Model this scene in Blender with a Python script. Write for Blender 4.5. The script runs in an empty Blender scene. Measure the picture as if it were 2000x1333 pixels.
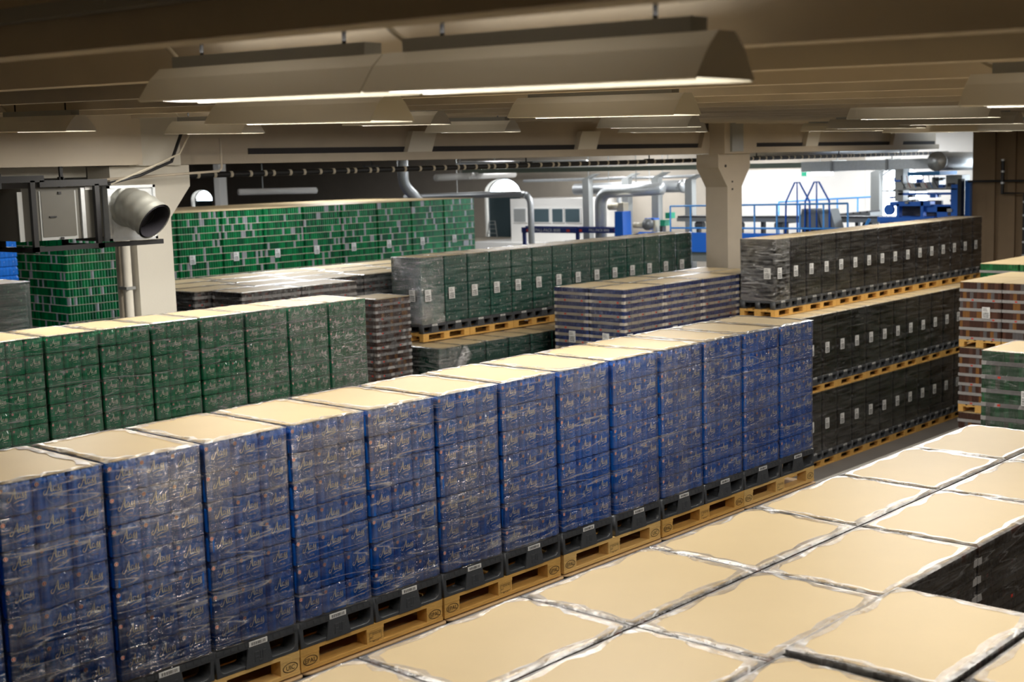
import bpy, math, random
from mathutils import Vector, Matrix
random.seed(7)
R = math.radians
C = bpy.context.scene.collection
sc = bpy.context.scene

# ------------------------------------------------------------------ camera
cam_d = bpy.data.cameras.new('camera'); cam = bpy.data.objects.new('camera', cam_d); C.objects.link(cam)
cam_d.sensor_width = 36.0; cam_d.lens = 2591.7/2000*36.0
yaw, pitch, roll = .7444, .1291, -.0296
fw = Vector((math.cos(yaw)*math.cos(pitch), math.sin(yaw)*math.cos(pitch), -math.sin(pitch)))
r0 = Vector((math.sin(yaw), -math.cos(yaw), 0)); u0 = r0.cross(fw)
r2 = r0*math.cos(roll)+u0*math.sin(roll); u2 = -r0*math.sin(roll)+u0*math.cos(roll)
M = Matrix((r2, u2, -fw)).transposed().to_4x4(); M.translation = Vector((-10.8355, -6.1945, 6.0737))
cam.matrix_world = M
cam_d.clip_end = 300; cam_d.clip_start = .05
cam_d.dof.use_dof = True; cam_d.dof.focus_distance = 11.0; cam_d.dof.aperture_fstop = 2.4
sc.camera = cam
# ------------------------------------------------------------------ world, exposure
w = bpy.data.worlds.new('daylight'); sc.world = w; w.use_nodes = True
bg = w.node_tree.nodes['Background']; bg.inputs[0].default_value = (.80, .90, 1, 1); bg.inputs[1].default_value = 6.0
sc.view_settings.view_transform = 'Standard'; sc.view_settings.look = 'None'
sc.view_settings.exposure = 0.42; sc.view_settings.gamma = 1.0; sc.view_settings.use_curve_mapping = False
LAMP_W = 60.0     # watts of each fluorescent fitting
HALL_W = 165.0    # watts of each large fitting in the bottling hall at the back

# ------------------------------------------------------------------ materials
MATS = {}
def mat(name, col, rough=.6, metal=0, emit=None, estr=0, bump=0, bscale=40, noise=0, nscale=6, spec=.5, bstretch=(1, 1, 1), coat=0):
    if name in MATS: return MATS[name]
    m = bpy.data.materials.new(name); m.use_nodes = True; nt = m.node_tree; b = nt.nodes['Principled BSDF']
    b.inputs['Base Color'].default_value = (*col, 1); b.inputs['Roughness'].default_value = rough
    b.inputs['Metallic'].default_value = metal; b.inputs['Specular IOR Level'].default_value = spec
    b.inputs['Coat Weight'].default_value = coat
    if emit: b.inputs['Emission Color'].default_value = (*emit, 1); b.inputs['Emission Strength'].default_value = estr
    if noise or bump:
        tc = nt.nodes.new('ShaderNodeTexCoord')
        mp = nt.nodes.new('ShaderNodeMapping'); mp.inputs['Scale'].default_value = bstretch
        nt.links.new(tc.outputs['Object'], mp.inputs[0])
    if noise:
        n = nt.nodes.new('ShaderNodeTexNoise'); n.inputs['Scale'].default_value = nscale; n.inputs['Detail'].default_value = 6
        nt.links.new(mp.outputs[0], n.inputs['Vector'])
        mx = nt.nodes.new('ShaderNodeMix'); mx.data_type = 'RGBA'
        mx.inputs[6].default_value = (*[c*(1-noise) for c in col], 1); mx.inputs[7].default_value = (*[min(1, c*(1+noise)) for c in col], 1)
        nt.links.new(n.outputs[0], mx.inputs[0]); nt.links.new(mx.outputs[2], b.inputs['Base Color'])
    if bump:
        n2 = nt.nodes.new('ShaderNodeTexNoise'); n2.inputs['Scale'].default_value = bscale; n2.inputs['Detail'].default_value = 4
        nt.links.new(mp.outputs[0], n2.inputs['Vector'])
        bp = nt.nodes.new('ShaderNodeBump'); bp.inputs['Strength'].default_value = bump; bp.inputs['Distance'].default_value = .02
        nt.links.new(n2.outputs[0], bp.inputs['Height']); nt.links.new(bp.outputs[0], b.inputs['Normal'])
    MATS[name] = m; return m

def film(name, gloss, haze, rough, streak, scale=(1.2, 1.2, 9), tint=(1, 1, 1)):
    """stretch film: mostly see-through, mirror-like skin with stretched wrinkles and some milky haze"""
    if name in MATS: return MATS[name]
    m = bpy.data.materials.new(name); m.use_nodes = True; nt = m.node_tree; N = nt.nodes; L = nt.links
    N.remove(N['Principled BSDF']); out = N['Material Output']
    tc = N.new('ShaderNodeTexCoord'); oi = N.new('ShaderNodeObjectInfo')
    add = N.new('ShaderNodeVectorMath'); add.operation = 'ADD'
    mul = N.new('ShaderNodeVectorMath'); mul.operation = 'SCALE'; mul.inputs[3].default_value = 0.7
    L.new(oi.outputs['Location'], mul.inputs[0]); L.new(tc.outputs['Object'], add.inputs[0]); L.new(mul.outputs[0], add.inputs[1])
    mp = N.new('ShaderNodeMapping'); mp.inputs['Scale'].default_value = scale; mp.inputs['Rotation'].default_value = (0, R(-7), 0)
    L.new(add.outputs[0], mp.inputs[0])
    n1 = N.new('ShaderNodeTexNoise'); n1.inputs['Scale'].default_value = 2.2; n1.inputs['Detail'].default_value = 5; n1.inputs['Roughness'].default_value = .65
    L.new(mp.outputs[0], n1.inputs['Vector'])
    n3 = N.new('ShaderNodeTexNoise'); n3.inputs['Scale'].default_value = 1.1; n3.inputs['Detail'].default_value = 4
    L.new(add.outputs[0], n3.inputs['Vector'])
    ad = N.new('ShaderNodeMath'); ad.operation = 'ADD'; L.new(n1.outputs[0], ad.inputs[0]); L.new(n3.outputs[0], ad.inputs[1])
    bp = N.new('ShaderNodeBump'); bp.inputs['Strength'].default_value = streak; bp.inputs['Distance'].default_value = .02
    L.new(ad.outputs[0], bp.inputs['Height'])
    gl = N.new('ShaderNodeBsdfGlossy'); gl.inputs['Roughness'].default_value = rough; gl.inputs['Color'].default_value = (*tint, 1)
    L.new(bp.outputs[0], gl.inputs['Normal'])
    tr = N.new('ShaderNodeBsdfTransparent'); df = N.new('ShaderNodeBsdfDiffuse'); df.inputs['Color'].default_value = (.8, .8, .8, 1)
    fr = N.new('ShaderNodeFresnel'); fr.inputs['IOR'].default_value = 1.45
    f1 = N.new('ShaderNodeMath'); f1.operation = 'MULTIPLY_ADD'; f1.inputs[1].default_value = 1.5; f1.inputs[2].default_value = gloss
    f1.use_clamp = True; L.new(fr.outputs[0], f1.inputs[0])
    pm = N.new('ShaderNodeMapRange'); pm.inputs['From Min'].default_value = .38; pm.inputs['From Max'].default_value = .66
    pm.inputs['To Min'].default_value = 0; pm.inputs['To Max'].default_value = gloss; L.new(n3.outputs[0], pm.inputs[0]); L.new(pm.outputs[0], f1.inputs[2])
    n4 = N.new('ShaderNodeTexNoise'); n4.inputs['Scale'].default_value = 1.1; n4.inputs['Detail'].default_value = 1.5  # thin white lines in the diffuse mix, painted streak glints
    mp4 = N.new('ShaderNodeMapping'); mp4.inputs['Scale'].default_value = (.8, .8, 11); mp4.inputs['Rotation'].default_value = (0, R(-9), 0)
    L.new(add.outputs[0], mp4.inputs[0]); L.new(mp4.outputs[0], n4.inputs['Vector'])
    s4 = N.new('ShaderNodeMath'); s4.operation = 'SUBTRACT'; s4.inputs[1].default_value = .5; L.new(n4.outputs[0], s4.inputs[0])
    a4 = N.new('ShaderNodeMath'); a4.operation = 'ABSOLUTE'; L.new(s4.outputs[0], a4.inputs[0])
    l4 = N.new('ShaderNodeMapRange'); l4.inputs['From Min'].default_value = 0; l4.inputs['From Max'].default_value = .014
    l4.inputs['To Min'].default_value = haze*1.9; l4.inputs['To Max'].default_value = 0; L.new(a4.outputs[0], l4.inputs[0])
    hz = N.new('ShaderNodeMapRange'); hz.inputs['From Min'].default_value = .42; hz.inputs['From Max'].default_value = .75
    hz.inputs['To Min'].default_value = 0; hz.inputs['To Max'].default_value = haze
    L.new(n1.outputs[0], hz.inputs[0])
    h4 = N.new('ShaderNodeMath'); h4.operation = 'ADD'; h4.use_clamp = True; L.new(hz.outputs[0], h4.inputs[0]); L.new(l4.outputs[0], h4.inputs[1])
    m1 = N.new('ShaderNodeMixShader'); L.new(h4.outputs[0], m1.inputs[0]); L.new(tr.outputs[0], m1.inputs[1]); L.new(df.outputs[0], m1.inputs[2])
    m2 = N.new('ShaderNodeMixShader'); L.new(f1.outputs[0], m2.inputs[0]); L.new(m1.outputs[0], m2.inputs[1]); L.new(gl.outputs[0], m2.inputs[2])
    L.new(m2.outputs[0], out.inputs['Surface'])
    MATS[name] = m; return m

def cells(name, cols, cw, ch, rough=.3, metal=0, seed=0.0):
    """each can of a row gets one of the given colours (name, weight)"""
    if name in MATS: return MATS[name]
    m = bpy.data.materials.new(name); m.use_nodes = True; nt = m.node_tree; b = nt.nodes['Principled BSDF']; N = nt.nodes; L = nt.links
    tc = N.new('ShaderNodeTexCoord'); oi = N.new('ShaderNodeObjectInfo')
    sn = N.new('ShaderNodeVectorMath'); sn.operation = 'DIVIDE'; sn.inputs[1].default_value = (cw, cw, ch)
    fl = N.new('ShaderNodeVectorMath'); fl.operation = 'FLOOR'
    L.new(tc.outputs['Object'], sn.inputs[0]); L.new(sn.outputs[0], fl.inputs[0])
    ad = N.new('ShaderNodeVectorMath'); ad.operation = 'ADD'; L.new(fl.outputs[0], ad.inputs[0])
    sc_ = N.new('ShaderNodeVectorMath'); sc_.operation = 'SCALE'; sc_.inputs[3].default_value = 977.0
    L.new(oi.outputs['Random'], sc_.inputs[0]); L.new(sc_.outputs[0], ad.inputs[1])
    wn = N.new('ShaderNodeTexWhiteNoise'); L.new(ad.outputs[0], wn.inputs['Vector'])
    cr = N.new('ShaderNodeValToRGB'); cr.color_ramp.interpolation = 'CONSTANT'
    pos = 0
    for i, (c, wt) in enumerate(cols):
        e = cr.color_ramp.elements[i] if i < 2 else cr.color_ramp.elements.new(min(.999, pos))
        e.position = min(.999, pos); e.color = (*c, 1); pos += wt
    L.new(wn.outputs['Value'], cr.inputs[0]); L.new(cr.outputs[0], b.inputs['Base Color'])
    b.inputs['Roughness'].default_value = rough; b.inputs['Metallic'].default_value = metal
    MATS[name] = m; return m

M_board = mat('cardboard', (.60, .475, .275), .46, noise=.05, nscale=3, spec=.5)
M_boardd = mat('cardboard_brown', (.50, .34, .18), .7, noise=.08, nscale=3)
M_wood = mat('pallet_wood', (.68, .39, .10), .65, noise=.3, nscale=5, bump=.25, bscale=30, bstretch=(1, 6, 6))
M_wood2 = mat('pallet_wood_pale', (.76, .49, .17), .65, noise=.2, nscale=5, bump=.25, bscale=30, bstretch=(1, 6, 6))
M_ink = mat('black_ink', (.02, .015, .01), .8)
M_plast = mat('dark_grey_plastic', (.07, .075, .082), .32, noise=.15, nscale=9, bump=.1, bscale=60)
M_white = mat('white_paper', (.78, .78, .76), .6)
M_black = mat('black_print', (.03, .03, .03), .6)
M_blue = mat('blue_shrink_pack', (.010, .15, .62), .25, noise=.65, nscale=6, bstretch=(7, 7, .5), coat=.3)  # upright light and dark streaks in the colour stand in for can highlights
M_blue2 = mat('light_blue_print', (.10, .25, .68), .35)
M_cream = mat('cream_lettering', (.92, .92, .76), .45)
M_badge = mat('red_badge', (.55, .10, .07), .45)
M_badgew = mat('badge_white', (.8, .75, .7), .45)
M_green = mat('green_shrink_pack', (.010, .27, .115), .3, noise=.65, nscale=6, bstretch=(7, 7, .5), coat=.3)  # can highlights painted as upright colour streaks, as on the blue packs
M_green2 = mat('mid_green_print', (.05, .30, .14), .4)
M_dgreen = mat('deep_green_bottles', (.008, .10, .068), .3, noise=.5, nscale=9)
M_dgreenf = mat('green_bottles_hazy', (.05, .22, .16), .3, noise=.4, nscale=9)
M_coal = mat('black_shrink_pack', (.022, .021, .022), .33, noise=.4, nscale=8)
M_dot = mat('pale_cap_dots', (.55, .5, .45), .4)
M_navy = cells('navy_cans', [((.015, .04, .20), .7), ((.025, .065, .27), .25), ((.08, .11, .24), .05)], .0667, .13)
M_tray = mat('beige_tray', (.52, .47, .40), .6, noise=.15, nscale=14)
M_traysil = mat('silver_tray', (.32, .31, .30), .45, noise=.25, nscale=14)
M_red = mat('red_print', (.55, .05, .03), .5)
M_canblk = cells('black_cans', [((.03, .025, .025), .6), ((.10, .03, .02), .12), ((.12, .12, .12), .28)], .0667, .12)
M_canbrown = cells('brown_cans', [((.06, .028, .02), .55), ((.10, .045, .03), .22), ((.22, .10, .03), .13), ((.12, .11, .11), .1)], .0667, .18)
M_cangrn = cells('green_cans', [((.0, .13, .035), .44), ((.0, .19, .05), .22), ((.0, .07, .022), .21), ((.34, .34, .35), .13)], .0667, .1665, .22, .25)
M_cangrn2 = cells('green_cans_in_trays', [((.01, .10, .03), .6), ((.02, .16, .05), .2), ((.10, .13, .09), .2)], .0667, .2)
M_pad = mat('layer_pad', (.60, .54, .42), .7)
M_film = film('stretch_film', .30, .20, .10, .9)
M_filmfar = film('stretch_film_tight', .12, .10, .14, .6)
M_filmblk = film('stretch_film_shiny', .12, .08, .12, .9)
M_rim = mat('crumpled_film', (.62, .60, .58), .22, bump=1.0, bscale=34, noise=.2, nscale=30, bstretch=(1, 1, 1), spec=.9)
M_rimt = film('crumpled_film_clear', .18, .38, .30, .6, (5, 5, 5))
M_conc = mat('painted_concrete', (.54, .47, .37), .8, noise=.10, nscale=2.5, bump=.1, bscale=30)
M_concw = mat('white_painted_concrete', (.76, .72, .62), .7, noise=.05, nscale=2, bump=.05, bscale=30)
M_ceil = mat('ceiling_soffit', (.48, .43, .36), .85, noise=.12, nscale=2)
M_slot = mat('dark_recess', (.045, .042, .045), .9)
M_floor = mat('concrete_floor', (.10, .09, .08), .55, noise=.25, nscale=1.2)
M_line = mat('floor_marking', (.40, .38, .34), .6)
M_wallw = mat('white_wall_panels', (.78, .76, .72), .7, noise=.04, nscale=1.5)
M_wallb = mat('beige_wall', (.50, .45, .38), .8, noise=.10, nscale=2)
M_wallbr = mat('brown_wall_panel', (.22, .15, .085), .8, noise=.15, nscale=1.2)
M_galv = mat('galvanised_steel', (.55, .57, .58), .42, metal=.6, noise=.15, nscale=12)
M_galvo = mat('weathered_galvanised_steel', (.36, .36, .32), .38, metal=.6, noise=.15, nscale=10)
M_galvd = mat('grey_painted_steel', (.36, .37, .36), .5, metal=.3)
M_hous = mat('grey_housing', (.105, .10, .085), .5, metal=.2, noise=.1, nscale=4)
M_steel = mat('black_steel', (.012, .012, .013), .5)
M_sblue = mat('machine_blue', (.015, .14, .62), .4)
M_sblue2 = mat('light_machine_blue', (.06, .33, .80), .45)
M_navyp = mat('navy_paint', (.015, .03, .16), .4)
M_mach = mat('machine_grey', (.30, .31, .31), .4, metal=.5)
M_dark = mat('dark_machinery', (.05, .05, .055), .5)
M_lampw = mat('white_reflector', (.80, .77, .68), .45)
M_tube = mat('fluorescent_tube', (.9, .9, .9), .4, emit=(1, .93, .80), estr=8)
M_tubev = mat('bright_tube_end', (.9, .9, .95), .4, emit=(.96, .93, 1), estr=40)
M_greensm = mat('machine_green', (.02, .35, .20), .5)
M_cable = mat('beige_cable', (.60, .54, .42), .6)
M_teal = mat('dark_blind', (.05, .085, .10), .7)
M_glass = bpy.data.materials.new('window_glass'); M_glass.use_nodes = True
_n = M_glass.node_tree; _n.nodes.remove(_n.nodes['Principled BSDF']); _t = _n.nodes.new('ShaderNodeBsdfTransparent'); _g = _n.nodes.new('ShaderNodeBsdfGlossy'); _g.inputs['Roughness'].default_value = .02
_m = _n.nodes.new('ShaderNodeMixShader'); _m.inputs[0].default_value = .07; _n.links.new(_t.outputs[0], _m.inputs[1]); _n.links.new(_g.outputs[0], _m.inputs[2]); _n.links.new(_m.outputs[0], _n.nodes['Material Output'].inputs['Surface'])
M_beamg = mat('green_grey_steel', (.20, .24, .19), .5, metal=.3)
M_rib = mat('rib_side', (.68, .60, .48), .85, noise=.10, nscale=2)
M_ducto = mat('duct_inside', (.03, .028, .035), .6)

# ------------------------------------------------------------------ mesh helpers
class MB:
    def __init__(s): s.v = []; s.f = []; s.m = []; s.mats = []
    def mi(s, m):
        if m not in s.mats: s.mats.append(m)
        return s.mats.index(m)
    def face(s, vs, m):
        i = len(s.v); s.v += [tuple(v) for v in vs]; s.f.append(tuple(range(i, i+len(vs)))); s.m.append(s.mi(m))
    def box(s, x0, x1, y0, y1, z0, z1, m):
        i = len(s.v); s.v += [(x, y, z) for z in (z0, z1) for y in (y0, y1) for x in (x0, x1)]
        for f in ((0, 2, 3, 1), (4, 5, 7, 6), (0, 1, 5, 4), (2, 6, 7, 3), (0, 4, 6, 2), (1, 3, 7, 5)):
            s.f.append(tuple(i+a for a in f)); s.m.append(s.mi(m))
    def prism(s, poly, axis, a, b, m):
        """poly = list of 2D points; extruded along axis from a to b. axis 'y': poly in (x,z); 'x': (y,z); 'z': (x,y)"""
        def P(p, t):
            return {'y': (p[0], t, p[1]), 'x': (t, p[0], p[1]), 'z': (p[0], p[1], t)}[axis]
        n = len(poly); i = len(s.v); s.v += [P(p, a) for p in poly]+[P(p, b) for p in poly]; k = s.mi(m)
        s.f.append(tuple(range(i, i+n))); s.m.append(k); s.f.append(tuple(range(i+2*n-1, i+n-1, -1))); s.m.append(k)
        for j in range(n):
            q = (j+1) % n; s.f.append((i+j, i+n+j, i+n+q, i+q)); s.m.append(k)
    def tube(s, pts, r, m, seg=10, caps=True, radii=None):
        pts = [Vector(p) for p in pts]; i0 = len(s.v); k = s.mi(m); up = None
        for j, p in enumerate(pts):
            d = (pts[min(j+1, len(pts)-1)]-pts[max(j-1, 0)]).normalized()
            if up is None: up = d.orthogonal().normalized()
            up = (up-d*up.dot(d)).normalized(); sd = d.cross(up)
            rr = radii[j] if radii else r
            for a in range(seg):
                t = 2*math.pi*a/seg; s.v.append(tuple(p+up*math.cos(t)*rr+sd*math.sin(t)*rr))
        for j in range(len(pts)-1):
            for a in range(seg):
                b = (a+1) % seg; s.f.append((i0+j*seg+a, i0+j*seg+b, i0+(j+1)*seg+b, i0+(j+1)*seg+a)); s.m.append(k)
        if caps:
            s.f.append(tuple(i0+a for a in range(seg-1, -1, -1))); s.m.append(k)
            e = i0+(len(pts)-1)*seg; s.f.append(tuple(e+a for a in range(seg))); s.m.append(k)
    def rings(s, rings, m, closed=True, cap=True, mlist=None):
        """rings = list of loops of 3D points with equal length"""
        i0 = len(s.v); n = len(rings[0])
        for r in rings: s.v += [tuple(p) for p in r]
        for j in range(len(rings)-1):
            k = s.mi(mlist[j] if mlist else m)
            for a in range(n if closed else n-1):
                b = (a+1) % n; s.f.append((i0+j*n+a, i0+j*n+b, i0+(j+1)*n+b, i0+(j+1)*n+a)); s.m.append(k)
        if cap:
            k = s.mi(m); s.f.append(tuple(i0+a for a in range(n-1, -1, -1))); s.m.append(k)
            e = i0+(len(rings)-1)*n; s.f.append(tuple(e+a for a in range(n))); s.m.append(k)
    def mesh(s, name, smooth=False):
        me = bpy.data.meshes.new(name); me.from_pydata(s.v, [], s.f)
        for m in s.mats: me.materials.append(m)
        me.polygons.foreach_set('material_index', s.m)
        if smooth: me.polygons.foreach_set('use_smooth', [True]*len(s.f))
        me.update(); return me
    def obj(s, name, parent=None, loc=(0, 0, 0), smooth=False):
        return put(name, s.mesh(name, smooth), parent, loc)
def put(name, me, parent=None, loc=(0, 0, 0), rz=0):
    o = bpy.data.objects.new(name, me); C.objects.link(o); o.location = loc; o.rotation_euler = (0, 0, rz)
    if parent: o.parent = parent
    return o
def tag(o, label=None, cat=None, group=None, kind=None):
    if label: o['label'] = label
    if cat: o['category'] = cat
    if group: o['group'] = group
    if kind: o['kind'] = kind
    return o
def thing(name, label, cat, loc, group=None, rz=0):
    o = bpy.data.objects.new(name, None); C.objects.link(o); o.location = loc; o.rotation_euler = (0, 0, rz); o.empty_display_size = .1
    return tag(o, label, cat, group)
ORD = ['', 'first', 'second', 'third', 'fourth', 'fifth', 'sixth', 'seventh', 'eighth', 'ninth', 'tenth', 'eleventh', 'twelfth', 'thirteenth', 'fourteenth', 'fifteenth', 'sixteenth', 'seventeenth', 'eighteenth', 'nineteenth', 'twentieth']

# ------------------------------------------------------------------ lettering
def text_faces(mb, txt, size, org, m, ax=(1, 0, 0), up=(0, 0, 1), align='CENTER', shear=0):
    cu = bpy.data.curves.new('t', 'FONT'); cu.body = txt; cu.size = size; cu.align_x = align; cu.align_y = 'CENTER'; cu.shear = shear
    cu.resolution_u = 2
    o = bpy.data.objects.new('t', cu); C.objects.link(o)
    me = bpy.data.meshes.new_from_object(o); bpy.data.objects.remove(o); bpy.data.curves.remove(cu)
    ax = Vector(ax); up = Vector(up); org = Vector(org); i = len(mb.v); k = mb.mi(m)
    for v in me.vertices: mb.v.append(tuple(org+ax*v.co.x+up*v.co.y))
    for p in me.polygons: mb.f.append(tuple(i+a for a in p.vertices)); mb.m.append(k)
    bpy.data.meshes.remove(me)
def smoothline(P, n=5):
    out = []
    for i in range(len(P)-1):
        p0 = P[max(i-1, 0)]; p1 = P[i]; p2 = P[i+1]; p3 = P[min(i+2, len(P)-1)]
        for j in range(n):
            t = j/n; t2 = t*t; t3 = t2*t
            out.append(tuple(.5*((2*p1[a])+(-p0[a]+p2[a])*t+(2*p0[a]-5*p1[a]+4*p2[a]-p3[a])*t2+(-p0[a]+3*p1[a]-3*p2[a]+p3[a])*t3) for a in (0, 1)))
    return out+[P[-1]]
def ribbon(mb, P, w0, w1, m, org, sc_, y):
    P = smoothline(P); n = len(P); L_ = []; R_ = []
    for i, p in enumerate(P):
        a = P[max(i-1, 0)]; b = P[min(i+1, n-1)]; dx, dy = b[0]-a[0], b[1]-a[1]; l = math.hypot(dx, dy) or 1
        t = i/(n-1); ww = (w0+(w1-w0)*math.sin(math.pi*t))/2
        L_.append((p[0]-dy/l*ww, p[1]+dx/l*ww)); R_.append((p[0]+dy/l*ww, p[1]-dx/l*ww))
    for i in range(n-1):
        q = [L_[i], R_[i], R_[i+1], L_[i+1]]
        mb.face([(org[0]+a*sc_, y, org[1]+b*sc_) for a, b in q], m)
LOGO = [([(-.18, .22), (-.36, .10), (-.38, -.12), (-.24, -.20), (-.06, -.02), (.18, .48), (.40, 1.0)], .05, .10),
        ([(.40, 1.0), (.40, .55), (.38, .20), (.46, .02), (.56, .08)], .07, .17),
        ([(.06, .36), (.24, .44), (.46, .40)], .04, .07),
        ([(.86, .42), (.72, .46), (.62, .28), (.64, .06), (.76, .04), (.88, .26), (.90, .40), (.86, .10), (.94, .02), (1.04, .10)], .05, .11),
        ([(1.02, .08), (1.18, .46), (1.22, .50), (1.18, .26), (1.22, .08), (1.12, -.04), (1.02, .02)], .05, .11),
        ([(1.30, .06), (1.44, .46), (1.48, .50), (1.44, .26), (1.48, .08), (1.38, -.04), (1.28, .02)], .05, .11),
        ([(1.46, .06), (1.50, -.12), (1.20, -.20), (.80, -.22), (.45, -.30), (.20, -.40)], .03, .08)]

# ------------------------------------------------------------------ packs and loads
def pack_outline(nx, ny, d, dip, seg=4):
    """scalloped outline round nx by ny touching cans, centred on the origin, counter-clockwise from front-left"""
    hx, hy = nx*d/2, ny*d/2; pts = []
    def side(cx, cy, tx, ty, nx_, ny_, n):
        for i in range(n):
            for j in range(seg):
                t = (i+(j+.5)/seg)*d; ph = (j+.5)/seg
                off = dip*(1-math.sin(math.pi*ph)**.6)
                if (i == 0 and j == 0) or (i == n-1 and j == seg-1): off = dip*.9
                pts.append((cx+tx*t-nx_*off, cy+ty*t-ny_*off))
    side(-hx, -hy, 1, 0, 0, -1, nx); side(hx, -hy, 0, 1, 1, 0, ny); side(hx, hy, -1, 0, 0, 1, nx); side(-hx, hy, 0, -1, -1, 0, ny)
    return pts
def ring(pts, z, s=0.0):
    if not s: return [(x, y, z) for x, y in pts]
    return [(x-math.copysign(min(abs(x), s), x), y-math.copysign(min(abs(y), s), y), z) for x, y in pts]
LH = .172
def multipack(name, body, accent, logo=True, detail=True):
    mb = MB(); o = pack_outline(3, 2, .0632, .014, 6)
    mb.rings([ring(o, .002, .006), ring(o, .008), ring(o, .135), ring(o, .160, .007), ring(o, LH-.004, .013)], body)
    for cx in (-.063, 0, .063):      # can shoulders along the top front edge
        mb.tube([(cx, -.038, LH-.03), (cx, -.038, LH-.004)], .024, accent if detail else body, 8)
    if logo:
        y = -.0645
        for P, a, b in LOGO: ribbon(mb, P, a*.85, b*.85, M_cream, (-.026, .088), .053, y)
        # round medallion outline and small line of type
        seg = 18; r_, cx, cz = .050, .018, .070
        for k in range(seg):
            a0 = math.pi+math.pi*k/seg*1.0; a1 = math.pi+math.pi*(k+1)/seg
            mb.face([(cx+math.cos(a0)*r_, y+.0006, cz+math.sin(a0)*r_), (cx+math.cos(a1)*r_, y+.0006, cz+math.sin(a1)*r_),
                     (cx+math.cos(a1)*(r_-.003), y+.0006, cz+math.sin(a1)*(r_-.003)), (cx+math.cos(a0)*(r_-.003), y+.0006, cz+math.sin(a0)*(r_-.003))], accent)
        text_faces(mb, 'FAT\u00d8L', .013, (.020, y, .052), M_cream)
        for rr, mm, dy in ((.012, M_badgew, .0), (.0098, M_badge, .0006)):
            mb.face([(-.080+rr*math.cos(t*math.pi/6), y-dy, .140+rr*math.sin(t*math.pi/6)) for t in range(12)], mm)
        mb.face([(-.0835, y-.001, .134), (-.0765, y-.001, .134), (-.0785, y-.001, .146), (-.0815, y-.001, .146)], M_badgew)
    return mb.mesh(name)
def far_body(name, body, dots, nx, ny, nl, lh, side_mat=None, w=.2, d=.2, tint_top=None):
    """a whole load of scalloped packs in one mesh for the distant rows"""
    mb = MB(); o = pack_outline(nx*2, ny*2, w/2*.965, .006, 3)
    rings_ = []; ml = []
    for l in range(nl):
        z = l*lh
        rings_ += [ring(o, z+.002, .010), ring(o, z+.012), ring(o, z+lh*.72), ring(o, z+lh-.004, .014)]; ml += [body]*4
    mb.rings(rings_, body, mlist=ml)
    hx, hy = nx*w/2*.965, ny*d/2*.965
    random.seed(11)
    if dots:
        for l in range(nl):
            for i in range(nx*3):
                x = -hx+(i+.5)*w/3*.965; z = l*lh+lh*(.80+.05*(i % 2)); s = .0045
                mb.face([(x-s, -hy-.003, z-s), (x+s, -hy-.003, z-s), (x+s, -hy-.003, z+s), (x-s, -hy-.003, z+s)], dots)
            for i in range(nx):
                x = -hx+(i+.35+random.uniform(-.1, .2))*w*.965; z = l*lh+lh*random.uniform(.25, .6); s = random.uniform(.006, .014)
                mb.face([(x-s, -hy-.003, z-s*1.6), (x+s*.6, -hy-.003, z-s*1.2), (x+s, -hy-.003, z+s*1.6), (x-s*.6, -hy-.003, z+s)], dots)
            for i in range(ny*3):
                yy = -hy+(i+.5)*d/3; z = l*lh+lh*.82; s = .0045
                mb.face([(-hx-.003, yy+s, z-s), (-hx-.003, yy-s, z-s), (-hx-.003, yy-s, z+s), (-hx-.003, yy+s, z+s)], dots)
    return mb.mesh(name)
def can_body(name, nx, ny, nl, lh, can, tray, tray_h, red=False, d=.0667, every=1, padh=0):
    mb = MB(); o = pack_outline(nx, ny, d, .016, 4); hx, hy = nx*d/2, ny*d/2
    for l in range(nl):
        z = l*lh; th = tray_h if l % every == 0 else padh
        mb.rings([ring(o, z+.001), ring(o, z+.012, 0), ring(o, z+lh-.010), ring(o, z+lh-.001, .006)], can)
        if th: mb.box(-hx-.003, hx+.003, -hy-.003, hy+.003, z, z+th, tray)
        if th and tray_h > .03:
            n = nx//6
            for i in range(1, n*2):    # seams between the trays
                x = -hx+i*(2*hx)/(n*2); mb.box(x-.0025, x+.0025, -hy-.005, -hy, z, z+th, M_slot)
            if red and l % 2 == 0:
                for i in range(n):
                    x = -hx+(i+.3)*(2*hx)/n
                    for a, b in ((0, .03), (.034, .055)): mb.box(x+a, x+b, -hy-.0055, -hy, z+th*.25, z+th*.75, M_red if a == 0 else M_slot)
                for i in range(2):
                    yy = -hy+(i+.3)*hy; mb.box(-hx-.0055, -hx, yy, yy+.045, z+th*.25, z+th*.75, M_red)
    return mb.mesh(name)
def rrect(hx, hy, r, n=4):
    out = []
    for cx, cy, a in ((hx-r, -hy+r, -90), (hx-r, hy-r, 0), (-hx+r, hy-r, 90), (-hx+r, -hy+r, 180)):
        for k in range(n+1):
            t = R(a+90*k/n); out.append((cx+r*math.cos(t), cy+r*math.sin(t)))
    return out
def sheet_mesh(name, hx, hy, m=None, th=.006, seed=0):
    mb = MB(); o = rrect(hx, hy, .05); mb.rings([[(x, y, 0) for x, y in o], [(x, y, th) for x, y in o]], m or M_board); return mb.mesh(name)
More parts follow.
